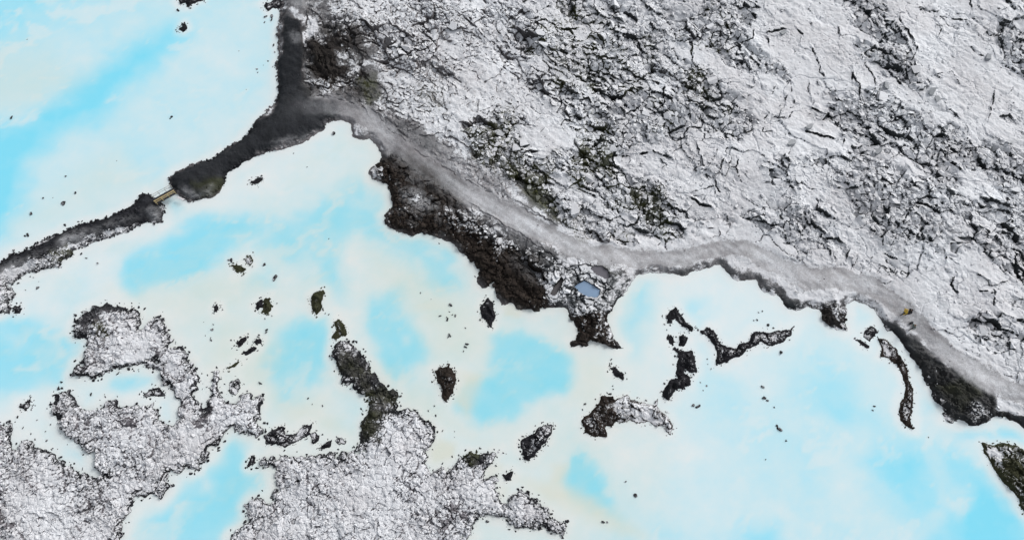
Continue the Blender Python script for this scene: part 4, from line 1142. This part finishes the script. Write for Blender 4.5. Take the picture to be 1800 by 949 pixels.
def water_material():
    m, nt, p = new_mat('milky_water')
    L = nt.links.new
    a = N(nt, 'ShaderNodeAttribute', attribute_name='silica')
    sp = N(nt, 'ShaderNodeSeparateColor')
    L(a.outputs['Color'], sp.inputs[0])
    geo = N(nt, 'ShaderNodeNewGeometry')
    n1 = N(nt, 'ShaderNodeTexNoise', Scale=.55, Detail=7.0, Roughness=.62)
    n2 = N(nt, 'ShaderNodeTexNoise', Scale=3.0, Detail=4.0, Roughness=.6)
    L(geo.outputs['Position'], n1.inputs['Vector']); L(geo.outputs['Position'], n2.inputs['Vector'])
    f = math_node(nt, 'ADD', sp.outputs[0], math_node(nt, 'MULTIPLY_ADD', n1.outputs['Fac'], .24, -.12))
    r = N(nt, 'ShaderNodeValToRGB')
    e = r.color_ramp.elements
    e[0].position, e[0].color = 0.0, (.76, .80, .805, 1)
    e[1].position, e[1].color = 1.0, (.20, .70, .885, 1)
    k = e.new(.35); k.color = (.55, .765, .83, 1)
    k = e.new(.65); k.color = (.36, .735, .865, 1)
    L(f, r.inputs[0])
    mx = N(nt, 'ShaderNodeMix', data_type='RGBA')
    L(math_node(nt, 'MULTIPLY', sp.outputs[1], .7), mx.inputs['Factor'])
    L(r.outputs[0], mx.inputs[6])
    mx.inputs[7].default_value = (.70, .71, .61, 1)
    tn = N(nt, 'ShaderNodeMix', data_type='RGBA', blend_type='MULTIPLY')
    L(a.outputs['Alpha'], tn.inputs['Factor']); L(mx.outputs[2], tn.inputs[6])
    tn.inputs[7].default_value = (.965, .955, .925, 1)
    L(tn.outputs[2], p.inputs['Base Color'])
    p.inputs['Roughness'].default_value = .32
    p.inputs['IOR'].default_value = 1.33
    p.inputs['Specular IOR Level'].default_value = .35
    bp = N(nt, 'ShaderNodeBump', Strength=.35, Distance=.05)
    L(math_node(nt, 'MULTIPLY', n2.outputs['Fac'], math_node(nt, 'MULTIPLY_ADD', sp.outputs[2], .8, .25)), bp.inputs['Height'])
    L(bp.outputs[0], p.inputs['Normal'])
    return m


me.materials.append(water_material())
lagoon = structure('lagoon_water', me, 'milky blue lagoon water with white silica shallows')


def simple_mat(name, col, rough_=.6, noise=.25, scale=4.0):
    m, nt, p = new_mat(name)
    n = N(nt, 'ShaderNodeTexNoise', Scale=scale, Detail=4.0)
    tc = N(nt, 'ShaderNodeTexCoord')
    nt.links.new(tc.outputs['Object'], n.inputs['Vector'])
    r = N(nt, 'ShaderNodeValToRGB')
    r.color_ramp.elements[0].position, r.color_ramp.elements[1].position = .3, .7
    r.color_ramp.elements[0].color = tuple(c * (1 - noise) for c in col) + (1,)
    r.color_ramp.elements[1].color = tuple(min(1, c * (1 + noise)) for c in col) + (1,)
    nt.links.new(n.outputs['Fac'], r.inputs[0])
    nt.links.new(r.outputs[0], p.inputs['Base Color'])
    p.inputs['Roughness'].default_value = rough_
    return m


POND_MATS = dict(pond_blue=simple_mat('pond_blue', (.22, .32, .46), .2, .08, .6), pond_grey=simple_mat('pond_grey', (.13, .125, .145), .3, .15, .6),
                 pond_mud=simple_mat('pond_mud', (.07, .065, .068), .5, .2, 1.0))
for nm, pts, z, mt, lb in PONDS:
    wp = wpoly(pts, z)
    cx, cy = sum(q[0] for q in wp) / len(wp), sum(q[1] for q in wp) / len(wp)
    co = [(cx, cy, z)] + [(cx + (q[0] - cx) * 1.12, cy + (q[1] - cy) * 1.12, z) for q in wp]
    n = len(wp)
    me = make_mesh('pond', np.array(co), np.array([(0, 1 + i, 1 + (i + 1) % n) for i in range(n)]))
    me.materials.append(POND_MATS[mt])
    structure('pond', me)

# ------------------------------------------------------------------ the lava plain going on beyond
fx_, fy_ = np.meshgrid(np.arange(-60, 300, 2.0), np.arange(-60, 300, 2.0))
outside = ~((fx_ > X0 - 1.9) & (fx_ < X1 - .4) & (fy_ > Y0 - 1.9) & (fy_ < Y1 - .4))
land_far = ((fx_ > -37 - .1 * (fy_ - 45)) & (fy_ > 44)) | ((fx_ > 78) & (fy_ > -20))
z_ = 1.3 + .8 * fbm(fx_, fy_, 13, 4, 21) + .4 * fbm(fx_, fy_, 5, 3, 23)
m = outside & land_far
mc = m[:-1, :-1] & m[1:, :-1] & m[:-1, 1:] & m[1:, 1:]
gi = np.arange(fx_.size).reshape(fx_.shape)
J, I = np.nonzero(mc)
fq = np.stack([gi[J, I], gi[J, I + 1], gi[J + 1, I + 1], gi[J + 1, I]], 1)
un, inv = np.unique(fq, return_inverse=True)
co = np.stack([fx_.ravel()[un], fy_.ravel()[un], z_.ravel()[un]], 1)
me = make_mesh('lava_plain', co, inv.reshape(fq.shape), True, np.tile(C_GREY, (len(un), 1)), np.full(len(un), .1), np.full(len(un), .7))
me.materials.append(M_SNOW)
structure('lava_plain', me)


# ------------------------------------------------------------------ footbridge
def add_bar(bm, a, b, w, t, up=Vector((0, 0, 1))):
    a, b = Vector(a), Vector(b)
    d = (b - a)
    L = d.length
    d.normalize()
    s = d.cross(up)
    if s.length < 1e-4:
        s = d.cross(Vector((1, 0, 0)))
    s.normalize()
    n = s.cross(d)
    mtx = Matrix((s, d, n)).transposed().to_4x4()
    mtx.translation = (a + b) / 2
    bmesh.ops.create_cube(bm, size=1, matrix=mtx @ Matrix.Diagonal((w, L, t, 1)))


def bar_obj(name, bars, mat, parent, bevel=0):
    bm = bmesh.new()
    for b in bars:
        add_bar(bm, *b)
    if bevel:
        bmesh.ops.bevel(bm, geom=bm.edges[:], offset=bevel, segments=1, affect='EDGES')
    me = bpy.data.meshes.new(name)
    bm.to_mesh(me); bm.free()
    me.materials.append(mat)
    return link(name, me, parent)


M_YELLOW = simple_mat('yellow_timber', (.50, .38, .18), .6, .15, 6)
M_DECK = simple_mat('dark_wet_timber', (.030, .028, .030), .6, .4, 5)
M_WEATHER = simple_mat('weathered_timber', (.42, .42, .40), .7, .2, 5)
ZB = 1.0
ax, ay = unproject(275.5, 352.5, ZB); bx, by = unproject(304.5, 336.5, ZB)
bridge = bpy.data.objects.new('footbridge', None)
COL.objects.link(bridge)
bridge.location = ((ax + bx) / 2, (ay + by) / 2, ZB)
ang = math.atan2(by - ay, bx - ax)
bridge.rotation_euler = (0, 0, ang)
tag(bridge, 'short wooden footbridge with yellow railings joining two black embankments', 'bridge')
BL = math.hypot(bx - ax, by - ay) / 2 + .35
WB = .46
for i in range(int(2 * BL / .15)):
    xx = -BL + .075 + i * .15
    bar_obj('deck_plank', [((xx, -WB, 0), (xx, WB, 0), .135, .05)], M_DECK, bridge)
for s in (-1, 1):
    bar_obj('beam', [((-BL, s * (WB - .1), -.13), (BL, s * (WB - .1), -.13), .12, .2)], M_DECK, bridge)
    mt = M_YELLOW if s < 0 else M_WEATHER
    wdt = .085 if s < 0 else .035
    bar_obj('handrail', [((-BL + .1, s * (WB + .04), .92), (BL - .1, s * (WB + .04), .92), wdt + .02, .06)], mt, bridge, .008)
    bar_obj('mid_rail', [((-BL + .1, s * (WB + .04), .52), (BL - .1, s * (WB + .04), .52), wdt, .07)], mt, bridge, .008)
    for i in range(4):
        xx = -BL + .2 + i * (2 * BL - .4) / 3
        bar_obj('post', [((xx, s * WB, -.2), (xx, s * WB, .9), .06, .06)], mt, bridge, .006)
# a pale plank lying by the bridge head
ax, ay = unproject(312.0, 346.5, .62); bx, by = unproject(323.5, 351.0, .62)
cx, cy = (ax + bx) / 2, (ay + by) / 2
pl = bar_obj('plank', [((ax - cx, ay - cy, 0), (bx - cx, by - cy, 0), .2, .07)], simple_mat('pale_plank', (.70, .68, .70), .6, .1, 3), None, .01)
pl.location = (cx, cy, .62)
tag(pl, 'pale plank edging the embankment just beside the footbridge', 'plank')


# ------------------------------------------------------------------ people on the path
def person(label, pxx, pyy, face, jacket, trousers, hair, stride=.25, arm=.2, lean=.05, pack=None, hood=False):
    zg = float(VERT[ground_at(pxx, pyy), 2])
    X, Y = unproject(pxx, pyy, zg)
    hidx = int(np.argmin((x - X) ** 2 + (y - Y) ** 2))
    zg = float(VERT[hidx, 2])
    V, E, R = [], [], []

    def vtx(p, r, parent=None):
        V.append(p); R.append(r)
        if parent is not None:
            E.append((parent, len(V) - 1))
        return len(V) - 1
    pel = vtx((0, 0, .95), .16)
    wa = vtx((lean * .5, 0, 1.12), .15, pel)
    ch = vtx((lean, 0, 1.32), .185, wa)
    ne = vtx((lean * 1.3, 0, 1.47), .075, ch)
    h1 = vtx((lean * 1.6 + .01, 0, 1.57), .1, ne)
    vtx((lean * 1.7 + .01, 0, 1.68), .085, h1)
    for s in (-1, 1):
        sh = vtx((lean, s * .19, 1.38), .085, ch)
        el = vtx((lean + s * arm * .25 - .03, s * .30, 1.13), .065, sh)
        wr = vtx((lean + s * arm + .1, s * .29, .93), .05, el)
        hd = vtx((lean + s * arm + .14, s * .28, .86), .042, wr)
        for q in range(4):
            vtx((lean + s * arm + .165 + .004 * q, s * (.262 + .014 * q), .79 - .004 * abs(q - 1.5)), .012, hd)
        vtx((lean + s * arm + .18, s * .25, .84), .014, hd)
        hp_ = vtx((0, s * .1, .88), .12, pel)
        kn = vtx((s * stride * .55 + .05, s * .12, .50), .082, hp_)
        an = vtx((s * stride - .02, s * .13, .10), .06, kn)
        vtx((s * stride + .15, s * .15, .045), .045, an)
    me = bpy.data.meshes.new('body')
    me.from_pydata(V, E, [])
    ob = bpy.data.objects.new('tmp_body', me)
    COL.objects.link(ob)
    ob.modifiers.new('skin', 'SKIN')
    for i, r in enumerate(R):
        sv = me.skin_vertices[0].data[i]
        sv.radius = (r, r)
        sv.use_root = (i == 0)
    sb = ob.modifiers.new('sub', 'SUBSURF')
    sb.levels = sb.render_levels = 2
    dg = bpy.context.evaluated_depsgraph_get()
    body = bpy.data.meshes.new_from_object(ob.evaluated_get(dg))
    body.name = 'body'
    bpy.data.objects.remove(ob)
    body.materials.clear()
    for mname in (jacket, trousers, 'skin', 'boot'):
        body.materials.append(CLOTH[mname])
    for f in body.polygons:
        c = f.center
        f.use_smooth = True
        away = abs(c.y) > .2 and c.z > .7
        f.material_index = 2 if (c.z > 1.5 or (away and c.z < .9)) else 3 if c.z < .12 else 0 if (c.z > .9 or away) else 1
    root = bpy.data.objects.new('person', None)
    COL.objects.link(root)
    root.location = (float(X), float(Y), zg - .01)
    root.rotation_euler = (0, 0, face)
    tag(root, label, 'person')
    link('body', body, root)

    def blob(name, mat, loc, sc, cut=None, sub=2):
        bm = bmesh.new()
        bmesh.ops.create_icosphere(bm, subdivisions=sub, radius=1)
        for q in bm.verts:
            n = 1 + .05 * math.sin(9 * q.co.x + 4 * q.co.z) * math.cos(7 * q.co.y)
            q.co = Vector((q.co.x * sc[0] * n, q.co.y * sc[1] * n, q.co.z * sc[2] * n))
        if cut is not None:
            bmesh.ops.bisect_plane(bm, geom=bm.verts[:] + bm.edges[:] + bm.faces[:], plane_co=cut[0], plane_no=cut[1], clear_inner=True)
        me_ = bpy.data.meshes.new(name)
        bm.to_mesh(me_); bm.free()
        for f in me_.polygons:
            f.use_smooth = True
        me_.materials.append(mat)
        return link(name, me_, root, loc)
    hx = lean * 1.65 + .01
    blob('hood' if hood else 'hair', CLOTH[hair], (hx - .02, 0, 1.645), (.125, .12, .135), ((.03, 0, -.03), (-.75, 0, .6)))
    blob('nose', CLOTH['skin'], (hx + .105, 0, 1.61), (.022, .016, .03), None, 1)
    for s in (-1, 1):
        blob('eye', CLOTH['boot'], (hx + .092, s * .035, 1.635), (.012, .014, .010), None, 1)
        blob('ear', CLOTH['skin'], (hx, s * .103, 1.61), (.025, .014, .035), None, 1)
    blob('mouth', CLOTH['lip'], (hx + .092, 0, 1.565), (.01, .028, .008), None, 1)
    blob('jacket_hem', CLOTH[jacket], (lean * .3, 0, .97), (.185, .215, .14), None, 2)
    if pack:
        bm = bmesh.new()
        bmesh.ops.create_cube(bm, size=1, matrix=Matrix.Diagonal((.2, .34, .5, 1)))
        bmesh.ops.bevel(bm, geom=bm.edges[:], offset=.06, segments=2, affect='EDGES')
        me_ = bpy.data.meshes.new('backpack')
        bm.to_mesh(me_); bm.free()
        me_.materials.append(CLOTH[pack])
        link('backpack', me_, root, (lean - .26, 0, 1.28))
    return root


CLOTH = dict(yellow=simple_mat('yellow_jacket', (.58, .38, .03), .7, .12, 8), black=simple_mat('black_cloth', (.012, .013, .018), .8, .3, 8),
             green=simple_mat('grey_green_jacket', (.10, .125, .115), .8, .35, 9), dark=simple_mat('dark_trousers', (.025, .028, .034), .8, .3, 8),
             skin=simple_mat('skin', (.48, .30, .22), .5, .08, 8), boot=simple_mat('boot', (.012, .011, .01), .6, .2, 8), lip=simple_mat('lip', (.35, .13, .11), .5, .1, 8),
             blond=simple_mat('brown_hair', (.12, .075, .04), .7, .3, 20))
person('person in a bright yellow jacket and black trousers striding along the path', 1586, 551, math.radians(200), 'yellow', 'black', 'yellow', .33, .25, .08, None, True)
person('person in black clothes walking just behind the yellow jacket', 1594, 551, math.radians(195), 'black', 'black', 'black', .25, .2, .05, None, True)
person('person in a grey-green jacket and dark trousers on the snowy path', 1600, 577, math.radians(205), 'green', 'dark', 'blond', .28, .2, .1, None, False)

# black bag lying on the path
zb = float(VERT[ground_at(1601, 568), 2])
X, Y = unproject(1601, 568, zb)
zb = float(VERT[int(np.argmin((x - X) ** 2 + (y - Y) ** 2)), 2])
bag = bpy.data.objects.new('bag', None)
COL.objects.link(bag)
bag.location = (float(X), float(Y), zb)
bag.rotation_euler = (0, 0, math.radians(25))
tag(bag, 'small black bag lying on the snowy path between the walkers', 'bag')
bm = bmesh.new()
bmesh.ops.create_cube(bm, size=1, matrix=Matrix.Translation((0, 0, .15)) @ Matrix.Diagonal((.55, .30, .30, 1)))
bmesh.ops.bevel(bm, geom=bm.edges[:], offset=.09, segments=3, affect='EDGES')
me = bpy.data.meshes.new('body'); bm.to_mesh(me); bm.free(); me.materials.append(CLOTH['black'])
link('body', me, bag)
bar_obj('strap', [((-.16, 0, .30), (-.1, 0, .40), .04, .015), ((-.1, 0, .40), (.1, 0, .40), .04, .015), ((.1, 0, .40), (.16, 0, .30), .04, .015)], CLOTH['dark'], bag)
